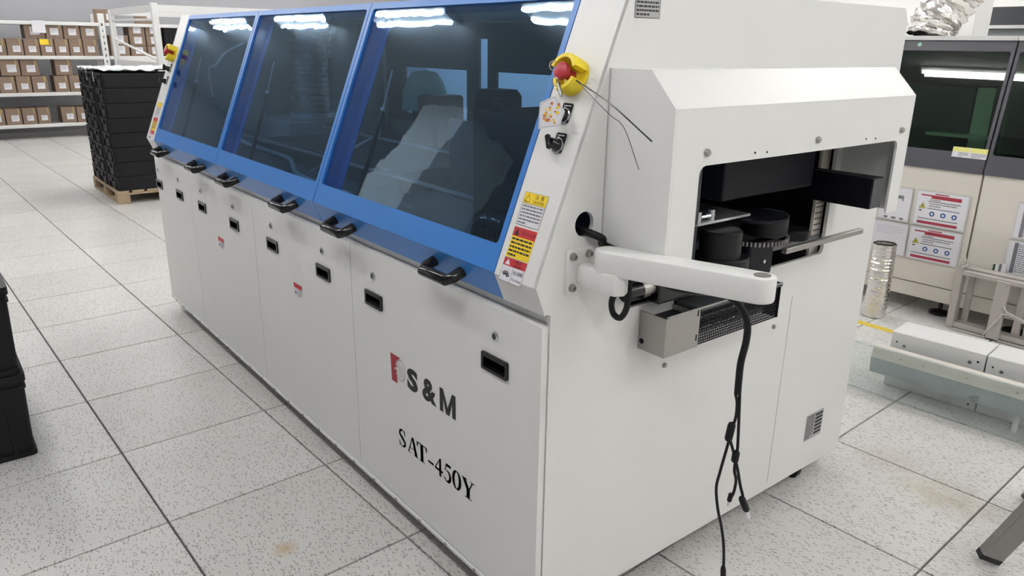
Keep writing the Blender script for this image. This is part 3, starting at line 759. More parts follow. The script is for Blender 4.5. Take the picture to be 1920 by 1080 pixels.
mp('small_print', xf(poly_bm(scribble(-0.055, -0.002, 0.05, -0.05, 10, seed=13), 0.0005), M), INK, s)
bm = BM(); add_box(bm, (-0.0005, 1.105, 0.10), (0.0006, 1.108, 0.82)); mp('panel_seam', bm, mat('seam_grey', (0.45, 0.45, 0.44), 0.5))
bm = BM(); add_box(bm, (-0.0005, 0.181, 1.125), (0.001, 0.1845, 1.561)); mp('hood_seam', bm, mat('seam_grey', (0.45, 0.45, 0.44), 0.5))

# inside of the machine behind the windows
INT = mat('inner_grey', (0.30, 0.31, 0.33), 0.5)
bm = BM(); add_box(bm, (LX+0.02, 0.22, 0.99), (-0.02, 1.58, 1.005)); mp('inner_deck', bm, mat('deck_dark', (0.12, 0.125, 0.135), 0.4))
bm = BM(); add_plate(bm, [(0.06, 1.01), (1.55, 1.01), (1.55, 1.73), (0.29, 1.73), (0.03, 1.09)], [], LX+0.013, LX+0.02, F_end(0, 0)); mp('inner_side', bm, INT)
for y, z in ((0.36, 1.10), (0.80, 1.13)):
    bm = BM(); add_box(bm, (LX+0.1, y, z), (-0.66, y+0.012, z+0.012)); mp('conveyor_rail', bm, ALU)
bm = BM(); add_box(bm, (-2.9, 0.45, 1.005), (-1.45, 1.02, 1.10), bevel=0.006); mp('preheater', bm, DARKG)
def seen_block(name, x0, x1, ytop, Y, dY, mt, bev=0.015):
    a, b = on(x0, ytop, 'y', Y), on(x1, ytop, 'y', Y)
    bm = BM(); add_box(bm, (a.x, Y, 1.005), (b.x, Y+dY, (a.z+b.z)/2), bevel=bev); return mp(name, bm, mt)
seen_block('pump_motor', 884, 931, 168, 1.10, 0.18, BLACKM, 0.03)
seen_block('control_box', 979, 1014, 203, 1.10, 0.2, BLACKM)
seen_block('motor_block', 770, 815, 178, 1.15, 0.2, BLACKM)
a = on(797, 178, 'y', 1.25); zc = a.z
bm = BM(); add_lathe(bm, [(0.135, zc-0.08), (0.125, zc+0.02), (0.105, zc+0.08), (0.07, zc+0.125), (0.02, zc+0.135)], 18, Matrix.Translation((a.x, 1.25, 0))); mp('cloth_cover', bm, GREENC, None, True)
bm = BM(); add_tube(bm, [on(933, 190, 'y', 1.12), on(950, 205, 'y', 1.12), on(966, 220, 'y', 1.12), on(978, 225, 'y', 1.12)], 0.012, 8, 6); mp('motor_cable', bm, BLACKM, None, True)
a = on(905, 257, 'y', 0.60)
bm = BM(); add_box(bm, (a.x-0.022, 0.595, a.z-0.018), (a.x+0.022, 0.6, a.z+0.018)); mp('small_label', bm, SILVER)
bm = BM(); add_box(bm, (-1.30, 0.602, 1.005), (-0.12, 0.612, a.z+0.05)); mp('splash_guard', bm, DARKG)
def duct_bm(path, r, n=24, rib=0.022, amp=0.05, jitter=0.012, seed=2):
    rnd = random.Random(seed)
    P = smooth_path(path, 12); pts = [P[0]]
    tot = 0; out = []; rad = []
    acc = 0
    fine = []
    for a, b in zip(P[:-1], P[1:]):
        d = (b-a).length; k = max(1, int(d/(rib/3)))
        for i in range(k): fine.append(a+(b-a)*(i/k))
    fine.append(P[-1])
    for i, p in enumerate(fine):
        rad.append(r*(1+amp*math.sin(2*PI*i/3.0)+rnd.uniform(-jitter, jitter)))
    bm = BM(); add_tube(bm, fine, rad, n, caps=False)
    for v in bm.verts: v.co += Vector((rnd.uniform(-1, 1), rnd.uniform(-1, 1), rnd.uniform(-1, 1)))*r*jitter
    return bm
mp('exhaust_duct', duct_bm([(-3.2, 0.86, 1.20), (-3.2, 0.86, 1.45), (-3.18, 0.88, 1.735)], 0.12, 24, 0.026, 0.09, 0.03), FOIL, None, True)
bm = BM(); add_lathe(bm, [(0.13, 1.17), (0.135, 1.17), (0.135, 1.20), (0.12, 1.20)], 24, Matrix.Translation((-3.2, 0.86, 0)), False, False); mp('duct_collar', bm, ALU, None, True)
bm = BM(); add_box(bm, (-3.45, 0.6, 1.005), (-2.95, 1.2, 1.17), bevel=0.01); mp('fume_hood', bm, INT)
mp('hose', duct_bm([(-0.62, 0.30, 1.03), (-0.45, 0.22, 1.08), (-0.28, 0.25, 1.06), (-0.14, 0.40, 1.02)], 0.06, 16, 0.016, 0.06, 0.0), BLACKP, None, True)
for x0, x1 in WX:
    xx = x0+0.11
    p0, p1, p2 = S0+SU*0.50-SN*0.09, S0+SU*0.36-SN*0.10, S0+SU*0.02-SN*0.12
    bm = BM(); add_tube(bm, [(xx, p0.y, p0.z), (xx, p1.y, p1.z)], 0.004, 8); g = mp('gas_strut', bm, CHROME, None, True)
    bm = BM(); add_tube(bm, [(xx, p1.y, p1.z), (xx-0.02, p2.y, p2.z)], 0.008, 8); mp('strut_body', bm, BLACKM, g, True)
    bm = BM(); bmesh.ops.create_icosphere(bm, subdivisions=2, radius=0.010, matrix=Matrix.Translation((xx, p1.y, p1.z))); mp('strut_ball', bm, ALU, g, True)
bm = BM(); add_box(bm, (-0.30, 0.02, -0.003), (0.30, 0.05, 0.003), frame((-1.85, 0.30, 1.10), (0.75, 0.45, 0.45), (-0.5, 0.86, 0), (-0.4, -0.2, 0.89))); mp('flat_bar', bm, ALU)
bm = BM(); add_tube(bm, [(-2.9, 0.25, 1.13), (-2.5, 0.20, 1.12), (-2.2, 0.28, 1.08), (-1.9, 0.2, 1.05), (-1.5, 0.25, 1.02)], 0.010, 8, 6); mp('inner_cable', bm, mat('grey_cable', (0.35, 0.36, 0.37), 0.5), None, True)
bm = BM(); add_tube(bm, [(-3.3, 0.30, 1.30), (-3.2, 0.26, 1.45), (-3.1, 0.27, 1.48), (-3.0, 0.30, 1.55), (-2.85, 0.35, 1.6)], 0.006, 8, 6); mp('inner_cable', bm, ALU, None, True)

# ------------------------------------------------------------------ key tag on the stop switch
kt = thing('key_tag', 'white paper tag hanging on a ring from the near red emergency stop', 'tag', (-0.10, 0.07, 1.46), 0, None, True)
FM = F_slant(-0.066, 1.430, 0.062) @ Matrix.Diagonal((0.88, 0.88, 1.0, 1.0))
FM2 = FM @ Matrix.Rotation(0.35, 4, 'Y') @ Matrix.Rotation(0.2, 4, 'X')
bm = BM(); add_plate(bm, [(0.0, 0.052), (0.036, 0.018), (0.030, -0.022), (-0.030, -0.042), (-0.040, 0.026)], [], 0, 0.0008, FM2); cardo = obj('card', bm, PAPER, kt)
rnd = random.Random(4)
P = []
for k in range(26):
    cx, cy = rnd.uniform(-0.024, 0.016), rnd.uniform(-0.024, 0.030)
    P.append(rect(cx, cy, cx+rnd.uniform(0.003, 0.009), cy+rnd.uniform(0.003, 0.008)))
obj('print', xf(poly_bm(P[:13], 0.0011), FM2), YPRINT, cardo)
obj('print', xf(poly_bm(P[13:], 0.0012), FM2), mat('orange_ink', (0.50, 0.16, 0.08), 0.6), cardo)
obj('outline', xf(poly_bm(stroke([(0.0, 0.048), (0.033, 0.016), (0.028, -0.020), (-0.028, -0.038), (-0.037, 0.024), (0.0, 0.048)], 0.0009), 0.0011), FM2), GINK, cardo)
def ring(bm, M, R, r, n=20):
    pts = [M @ Vector((R*math.cos(2*PI*i/n), R*math.sin(2*PI*i/n), 0)) for i in range(n+1)]
    add_tube(bm, pts, r, 6)
bm = BM(); ring(bm, F_slant(-0.105, 1.507, 0.045) @ Matrix.Rotation(0.7, 4, 'X'), 0.014, 0.0014); ring(bm, F_slant(-0.128, 1.545, 0.047) @ Matrix.Rotation(1.0, 4, 'Y'), 0.012, 0.0014); obj('key_ring', bm, CHROME, kt, True)
bm = BM(); add_tube(bm, [F_slant(-0.092, 1.505, 0.05) @ Vector((0, 0, 0)), F_slant(-0.066, 1.478, 0.05) @ Vector((0, 0, 0))], 0.0045, 10); obj('key_shaft', bm, CHROME, kt, True)
st = F_slant(-0.060, 1.522, 0.03).translation
e1 = on(1222, 265, 'y', 0.02); e2 = on(1198, 318, 'y', 0.03); mid2 = on(1170, 240, 'y', 0.03)
bm = BM(); add_tube(bm, [st, st.lerp(e1, 0.5)+Vector((0, 0, 0.008)), e1], 0.0016, 8, 6); obj('cable_tie', bm, BLACKP, kt, True)
bm = BM(); add_tube(bm, [st, on(1140, 212, 'y', 0.03), mid2, e2], 0.0009, 8, 6); obj('thin_wire', bm, mat('purple_wire', (0.09, 0.06, 0.11), 0.5), kt, True)

# ------------------------------------------------------------------ hanging cable bundle
PC = Vector((0.335, 0.20, 0))
hd = Vector((fw.x, fw.y, 0)).normalized()
def onv(x, y, shift=0.0):
    v = fw + RGT*((x-960)/FPX) + UPV*((540-y)/FPX)
    t = ((PC-CAM).dot(hd)+shift)/v.dot(hd)
    return CAM+v*t
cb = thing('cable_bundle', 'black cable bundle with plugs hanging down from the white swing arm', 'cable', (0.335, 0.2, 1.09), 0, None, True)
CBLK = mat('cable_rubber', (0.007, 0.007, 0.008), 0.5, spec=0.25, bump=0.25, bscale=400)
bm = BM(); add_tube(bm, [onv(1345, 550), onv(1366, 556), onv(1388, 575), onv(1401, 605), onv(1399, 640), onv(1389, 680), onv(1385, 715), onv(1383, 738)], 0.0082, 10, 6); obj('braided_sleeve', bm, CBLK, cb, True)
bm = BM(); add_tube(bm, [onv(1379, 738), onv(1382, 755), onv(1380, 780), onv(1374, 800), onv(1367, 825), onv(1360, 850), onv(1350, 885), onv(1343, 915), onv(1346, 955), onv(1353, 990), onv(1357, 1030), onv(1356, 1100)], 0.0036, 8, 6); obj('cable', bm, CBLK, cb, True)
bm = BM(); add_tube(bm, [onv(1387, 738), onv(1386, 770), onv(1384, 820), onv(1382, 850), onv(1377, 880), onv(1380, 900), onv(1376, 922), onv(1370, 935)], 0.0036, 8, 6); obj('cable', bm, CBLK, cb, True)
bm = BM(); add_tube(bm, [onv(1368, 822), onv(1376, 850), onv(1383, 880), onv(1388, 910), onv(1393, 930)], 0.0036, 8, 6); obj('cable', bm, CBLK, cb, True)
def ferrite(a, b, r, mt=CBLK, nm='ferrite_bead', par=cb):
    bm = BM(); d = (b-a); add_tube(bm, [a, a+d*0.12, a+d*0.88, b], [r*0.7, r, r, r*0.7], 12); return obj(nm, bm, mt, par, True)
ferrite(onv(1373, 793), onv(1365, 826), 0.0095); ferrite(onv(1381, 846), onv(1377, 866), 0.009)
ferrite(onv(1371, 925), onv(1367, 940), 0.006, nm='plug'); t = ferrite(onv(1390, 932), onv(1400, 958), 0.0085, nm='plug')
ferrite(onv(1367, 940), onv(1365, 948), 0.0035, ALU, 'plug_tip'); ferrite(onv(1400, 958), onv(1404, 971), 0.0055, ALU, 'plug_tip')
ferrite(onv(1356, 1062), onv(1356, 1110), 0.007, nm='plug')
# loop cable under the knuckle and feed from the round hole
lp = lambda x, y: on(x, y, 'y', 0.16)
bm = BM(); add_tube(bm, [on(1215, 522, 'y', 0.24), lp(1185, 525), lp(1160, 540), lp(1147, 565), lp(1150, 588), lp(1163, 596), lp(1174, 580), lp(1178, 555), lp(1180, 530)], 0.0078, 10, 6); obj('cable_loop', bm, CBLK, cb, True)
bm = BM(); add_tube(bm, [(-0.08, 0.13, 1.18), (0.01, 0.128, 1.178), (0.035, 0.15, 1.165), on(1130, 458, 'y', 0.17), (0.07, 0.175, 1.135)], 0.010, 10, 6); obj('feed_cable', bm, CBLK, cb, True)
bm = BM(); add_tube(bm, [on(1215, 525, 'y', 0.26), on(1280, 545, 'y', 0.24), onv(1345, 550)], 0.007, 10, 6); obj('cable', bm, CBLK, cb, True)

# ------------------------------------------------------------------ storage shelving far behind
SX = -13.6
ORD = ['first', 'second', 'third', 'fourth', 'fifth', 'sixth', 'seventh', 'eighth', 'ninth', 'tenth']
def shelf_unit(name, label, y0, y1, decks, posts):
    t = thing(name, label, 'shelf', (SX-0.3, (y0+y1)/2, 0), 0, None, True)
    for z in decks:
        bm = BM(); add_box(bm, (SX-0.60, y0, z-0.055), (SX, y1, z), bevel=0.006); obj('deck', bm, RACKW, t)
    for y in posts:
        for x in (SX-0.6, SX):
            bm = BM()
            hl = [rect(-0.012, 0.12+0.1*k, 0.012, 0.165+0.1*k) for k in range(18)]
            add_plate(bm, rect(-0.045, 0.0, 0.045, 2.02), hl, -0.004, 0.004, frame((x+0.006, y, 0), (0, 1, 0), (0, 0, 1), (1, 0, 0)))
            add_box(bm, (x-0.04, y-0.045, 0), (x+0.0, y-0.038, 2.02)); obj('post', bm, RACKW, t)
    return t
decks = (0.24, 0.748, 1.332, 1.87)
shelf_unit('storage_shelf', 'long white steel shelf loaded with brown cartons along the far wall', -2.2, 1.76, decks, (-2.15, 1.78))
shelf_unit('storage_shelf', 'white shelf bay behind the empty rack holding cartons and black bins', 1.83, 4.4, decks, (4.4,))

def carton(y0, w, z0, h, label, group, lab=(0.3, 0.75), tape=True, d=0.42, x=SX-0.05, yellow=False, turn=0.0):
    t = thing('carton', label, 'carton', (x-d/2, y0+w/2, z0), turn, group)
    bm = BM(); add_box(bm, (-d/2, -w/2, 0), (d/2, w/2, h), bevel=0.004); obj('box', bm, CARD, t)
    s = min(0.15, w*0.48)
    u = -w/2+w*lab[0]
    bm = BM(); add_box(bm, (d/2, u, h*0.22), (d/2+0.002, u+s, h*0.22+s*0.92)); lb = obj('shipping_label', bm, PAPER, t)
    obj('small_print', xf(poly_bm(scribble(0.012, s-0.02, s*0.86, s*0.3, 4, h=0.3, seed=int(abs(y0)*97))), frame((d/2+0.0026, u, h*0.22), (0, 1, 0), (0, 0, 1), (1, 0, 0))), GINK, lb)
    if tape:
        bm = BM(); add_box(bm, (d/2, w/2-w*0.22, h*0.62), (d/2+0.0015, w/2-w*0.12, h)); obj('tape', bm, TAPE, t)
    if yellow:
        bm = BM(); add_box(bm, (d/2, -0.10, h*0.66), (d/2+0.003, 0.03, h*0.98)); obj('yellow_label', bm, YPRINT, t)
Yp = lambda px, z: 0.25-(1.33-z)*0.17+0.00766*px
rows = [
 ('upper row of the highest loaded shelf', 1.332+0.272, 0.262, [(45, 83), (84, 117), (118, 150), (151, 185)], 'top shelf upper cartons'),
 ('lower row of the highest loaded shelf', 1.332, 0.270, [(-46, -17), (-16, 14), (15, 45), (46, 75), (76, 102), (103, 130), (131, 157), (158, 187)], 'top shelf lower cartons'),
 ('upper row of the middle shelf', 0.748+0.272, 0.262, [(-34, 2), (3, 39), (40, 74), (104, 137)], 'middle shelf upper cartons'),
 ('lower row of the middle shelf', 0.748, 0.270, [(-28, 1), (2, 32), (33, 61), (62, 92), (104, 132), (133, 160)], 'middle shelf lower cartons'),
 ('single row on the bottom shelf', 0.24, 0.265, [(-20, 13), (14, 44), (45, 72), (73, 98), (119, 148), (149, 178)], 'bottom shelf cartons'),
]
for desc, z0, h, spans, grp in rows:
    n = 0
    for (a, b) in spans:
        y0, y1 = Yp(a, z0), Yp(b, z0)
        lab = f'brown carton, {ORD[n]} from left in {desc}'
        carton(y0, (y1-y0)*0.97, z0, h*random.uniform(0.96, 1.0), lab, grp, (random.uniform(0.26, 0.36), 0), yellow=(grp == 'top shelf lower cartons' and a == 76))
        n += 1
tg = boxo('hanging_notice', (SX+0.012, Yp(68, 1.33)-0.02, 1.69), (SX+0.016, Yp(90, 1.33), 1.88), PAPER); tag(tg, 'white notice sheet hanging from the upper shelf edge over the cartons', 'notice')
# second bay cartons and bins
y = 1.90
k = 0
for c, (ya, wd) in enumerate(((1.88, 0.30), (2.20, 0.26), (2.47, 0.27))):
    for r in range(3):
        if c == 0 and r == 2: continue
        carton(ya, wd*0.97, 1.332+0.172*r, 0.168, f'small carton behind the white rack, {ORD[c]} column, {ORD[r]} from bottom', 'second bay cartons', (0.28, 0), tape=False); k += 1
def bin_(name, label, lo, hi, group=None):
    lo, hi = Vector(lo), Vector(hi)
    t = thing(name, label, 'bin', ((lo.x+hi.x)/2, (lo.y+hi.y)/2, lo.z), 0, group)
    dx, dy, h = (hi.x-lo.x)/2, (hi.y-lo.y)/2, hi.z-lo.z
    bm = BM(); add_box(bm, (-dx*0.94, -dy*0.94, 0), (dx*0.94, dy*0.94, h-0.03), bevel=0.008); obj('body', bm, TOTE, t)
    bm = BM(); add_plate(bm, rrect(-dx, -dy, dx, dy, 0.01), [rect(-dx+0.02, -dy+0.02, dx-0.02, dy-0.02)], h-0.035, h); obj('rim', bm, TOTE, t)
    for q in range(5):
        yy = -dy*0.8+dy*1.6*q/4; bm = BM(); add_box(bm, (dx*0.94, yy-0.006, 0.02), (dx*0.94+0.012, yy+0.006, h-0.04)); obj('rib', bm, TOTE, t)
bin_('storage_bin', 'black ribbed bin on the second shelf bay behind the rack', (SX-0.5, 2.76, 1.332), (SX-0.03, 3.08, 1.86))
bin_('storage_bin', 'black bin with small white card beside the ribbed bin', (SX-0.5, 3.12, 1.332), (SX-0.03, 3.62, 1.83))
bin_('storage_bin', 'dark red brown crate on the lower shelf behind the empty rack', (SX-0.5, 2.62, 0.748), (SX-0.03, 3.4, 1.22))
# drum-like cartons on top of the shelves
for (ya, yb, za, zb, lb) in ((1.72, 2.05, 1.87, 2.09, 'round brown fibre drum standing on top of the shelf'), (2.36, 2.70, 1.87, 2.13, 'brown carton drum on top of the second shelf bay')):
    t = thing('fibre_drum', lb, 'drum', (SX-0.25, (ya+yb)/2, za)); r = (yb-ya)/2
    bm = BM(); add_lathe(bm, [(r, 0), (r, zb-za-0.03)], 24); obj('body', bm, CARD, t, True)
    bm = BM(); add_lathe(bm, [(r*1.03, zb-za-0.035), (r*1.03, zb-za), (0, zb-za+0.002)], 24, None, False, False); obj('lid', bm, CARD, t, True)
    bm = BM(); add_box(bm, (r*0.98, 0.0, 0.05), (r*0.98+0.006, 0.10, 0.15)); obj('drum_label', bm, PAPER, t)

# empty white rack in the middle distance
rk = thing('empty_rack', 'empty white steel rack frame standing behind the pallet of black totes', 'rack', (-9.9, 2.2, 0), 0, None, True)
r1, r2 = Vector((-11.0, 1.41, 0)), Vector((-8.9, 1.455, 0))
r3, r4 = Vector((-8.9, 3.9, 0)), Vector((-11.0, 3.9, 0))
for p in (r1, r2, r3, r4):
    bm = BM(); add_box(bm, (p.x-0.035, p.y-0.035, 0), (p.x+0.035, p.y+0.035, 2.03 if p.x > -10 else 2.0), bevel=0.004); obj('post', bm, RACKW, rk)
for z in (1.30, 1.97):
    for a, b in ((r1, r2), (r2, r3), (r3, r4), (r4, r1)):
        bm = BM(); d = (b-a); Lh = d.length
        add_box(bm, (0.03, -0.018, z-0.04), (Lh-0.03, 0.018, z+0.04), frame(a, d.normalized(), Vector((-d.y, d.x, 0)).normalized(), (0, 0, 1))); obj('beam', bm, RACKW, rk)
for a, b, z0, z1 in ((r1, r2, 1.62, 1.36), (r1, r2, 1.86, 1.84)):
    bm = BM(); add_tube(bm, [(a.x, a.y, z0), (b.x, b.y, z1)], 0.016, 8); obj('brace', bm, RACKW, rk, True)

# ------------------------------------------------------------------ pallet with black totes
PX, PY = -7.12, 0.43
pal = thing('pallet', 'worn wooden pallet carrying the tall stack of black totes', 'pallet', (PX-0.6, PY+0.5, 0))
def psub(name, lo, hi): return boxo(name, lo, hi, WOOD, pal, bevel=0.003)
for k in range(7):
    y = -0.5+0.145*k; psub('deck_board', (-0.6, y, 0.108), (0.6, y+0.115, 0.130))
for k in range(3):
    x = (-0.6, -0.06, 0.48)[k]; psub('stringer_board', (x, -0.5, 0.088), (x+0.12, 0.5, 0.108))
for y in (-0.5, -0.06, 0.38):
    psub('bottom_board', (-0.6, y, 0), (0.6, y+0.12, 0.018))
    for x in (-0.6, -0.06, 0.48): psub('block', (x, y, 0.018), (x+0.12, y+0.12, 0.088))
NL = 8; TH_ = 0.1455
def make_tote(loc, label):
    t = thing('tote', label, 'tote', loc, 0, 'black totes stacked on the pallet')
    dx, dy = 0.19, 0.295
    bm = BM()
    bot, top = rrect(-dx*0.955, -dy*0.965, dx*0.955, dy*0.965, 0.02, 3), rrect(-dx, -dy, dx, dy, 0.02, 3)
    a = [bm.verts.new((x, y, 0.0)) for x, y in bot]; b = [bm.verts.new((x, y, 0.128)) for x, y in top]
    for i in range(len(a)): bm.faces.new((a[i], a[(i+1) % len(a)], b[(i+1) % len(a)], b[i]))
    bm.faces.new(a[::-1]); bm.faces.new(b); obj('body', bm, TOTE, t)
    bm = BM(); add_plate(bm, rrect(-dx-0.004, -dy-0.004, dx+0.004, dy+0.004, 0.02, 3), [], 0.120, 0.1415); obj('lid', bm, TOTE, t)
    bm = BM(); add_box(bm, (-0.05, -dy-0.014, 0.085), (0.05, -dy, 0.125)); obj('grip', bm, TOTE, t)
    for x in (-0.13, 0.13):
        bm = BM(); add_box(bm, (x-0.012, -dy-0.006, 0.01), (x+0.012, -dy*0.97, 0.12)); obj('rib', bm, TOTE, t)
    return t
colname = ['near corner column', 'middle column', 'rear column', 'inner column beside the machine']
T0 = None
for c, (cx, cy) in enumerate(((PX-0.20, PY+0.31), (PX-0.60, PY+0.30), (PX-1.0, PY+0.31), (PX-0.20, PY+0.925))):
    for k in range(NL):
        lab = f'black tote on the pallet, {ORD[k]} from bottom in the {colname[c]}'
        loc = (cx+random.uniform(-0.006, 0.006), cy+random.uniform(-0.003, 0.003), 0.131+TH_*k)
        if T0 is None: T0 = make_tote(loc, lab)
        else:
            n = copy(T0, loc=loc); n['label'] = lab
            for ch in T0.children: copy(ch, n)
for x in (PX-0.33, PX-0.66):
    so = boxo('strap_end', (x-0.012, PY+0.0, 1.20), (x+0.012, PY+0.004, 1.30), FILM); tag(so, ('white strap end hanging on the tote stack side, nearer one' if x > PX-0.5 else 'white strap end hanging on the tote stack side, farther one'), 'strap')
fm = BM()
rnd = random.Random(9)
nx, ny = 26, 26
G = [[fm.verts.new((PX-1.19+1.19*i/nx, PY-0.0+1.22*j/ny, 0.131+TH_*NL+0.012+rnd.uniform(0, 0.03))) for j in range(ny+1)] for i in range(nx+1)]
for i in range(nx):
    for j in range(ny): fm.faces.new((G[i][j], G[i+1][j], G[i+1][j+1], G[i][j+1]))
fo = obj('stretch_film', fm, FILM); tag(fo, 'crumpled clear film lying over the top of the tote stack', 'film')

# ------------------------------------------------------------------ two black crates at the edge of the frame
def crate(z0, label, h=0.355):
    dx, dy = 0.30, 0.20
    t = thing('crate', label, 'crate', (-2.30, -1.135, z0), 0, 'black crates beside the machine')
    th = 0.006
    a, b = 0.93, 1.0
    bm = BM()
    o0 = rrect(-dx*a, -dy*a, dx*a, dy*a, 0.02, 3); o1 = rrect(-dx*0.965, -dy*0.965, dx*0.965, dy*0.965, 0.02, 3)
    i0 = rrect(-dx*a+th, -dy*a+th, dx*a-th, dy*a-th, 0.015, 3); i1 = rrect(-dx*0.965+th, -dy*0.965+th, dx*0.965-th, dy*0.965-th, 0.015, 3)
    R = [[bm.verts.new((x, y, z)) for x, y in lp] for lp, z in ((o0, 0.0), (o1, h-0.01), (i1, h-0.01), (i0, 0.012))]
    n = len(o0)
    for q in range(3):
        for i in range(n): bm.faces.new((R[q][i], R[q][(i+1) % n], R[q+1][(i+1) % n], R[q+1][i]))
    bm.faces.new(R[0][::-1]); bm.faces.new(R[3]); obj('body', bm, TOTE, t)
    for zz, hh, e in ((h-0.03, 0.03, 1.0), (h-0.062, 0.012, 0.985), (0.0, 0.022, 0.965)):
        bm = BM(); add_plate(bm, rrect(-dx*e, -dy*e, dx*e, dy*e, 0.02, 3), [rrect(-dx*e+0.022, -dy*e+0.022, dx*e-0.022, dy*e-0.022, 0.012, 3)], zz, zz+hh); obj('rim', bm, TOTE, t)
    for yy in (-0.12, -0.04, 0.04, 0.12):
        bm = BM(); add_box(bm, (dx*0.93, yy-0.005, 0.02), (dx*0.965, yy+0.005, h-0.06)); obj('rib', bm, TOTE, t)
crate(0.002, 'black plastic crate on the floor at the left edge, lower of two')
crate(0.359, 'black plastic crate at the left edge, stacked on top of another')

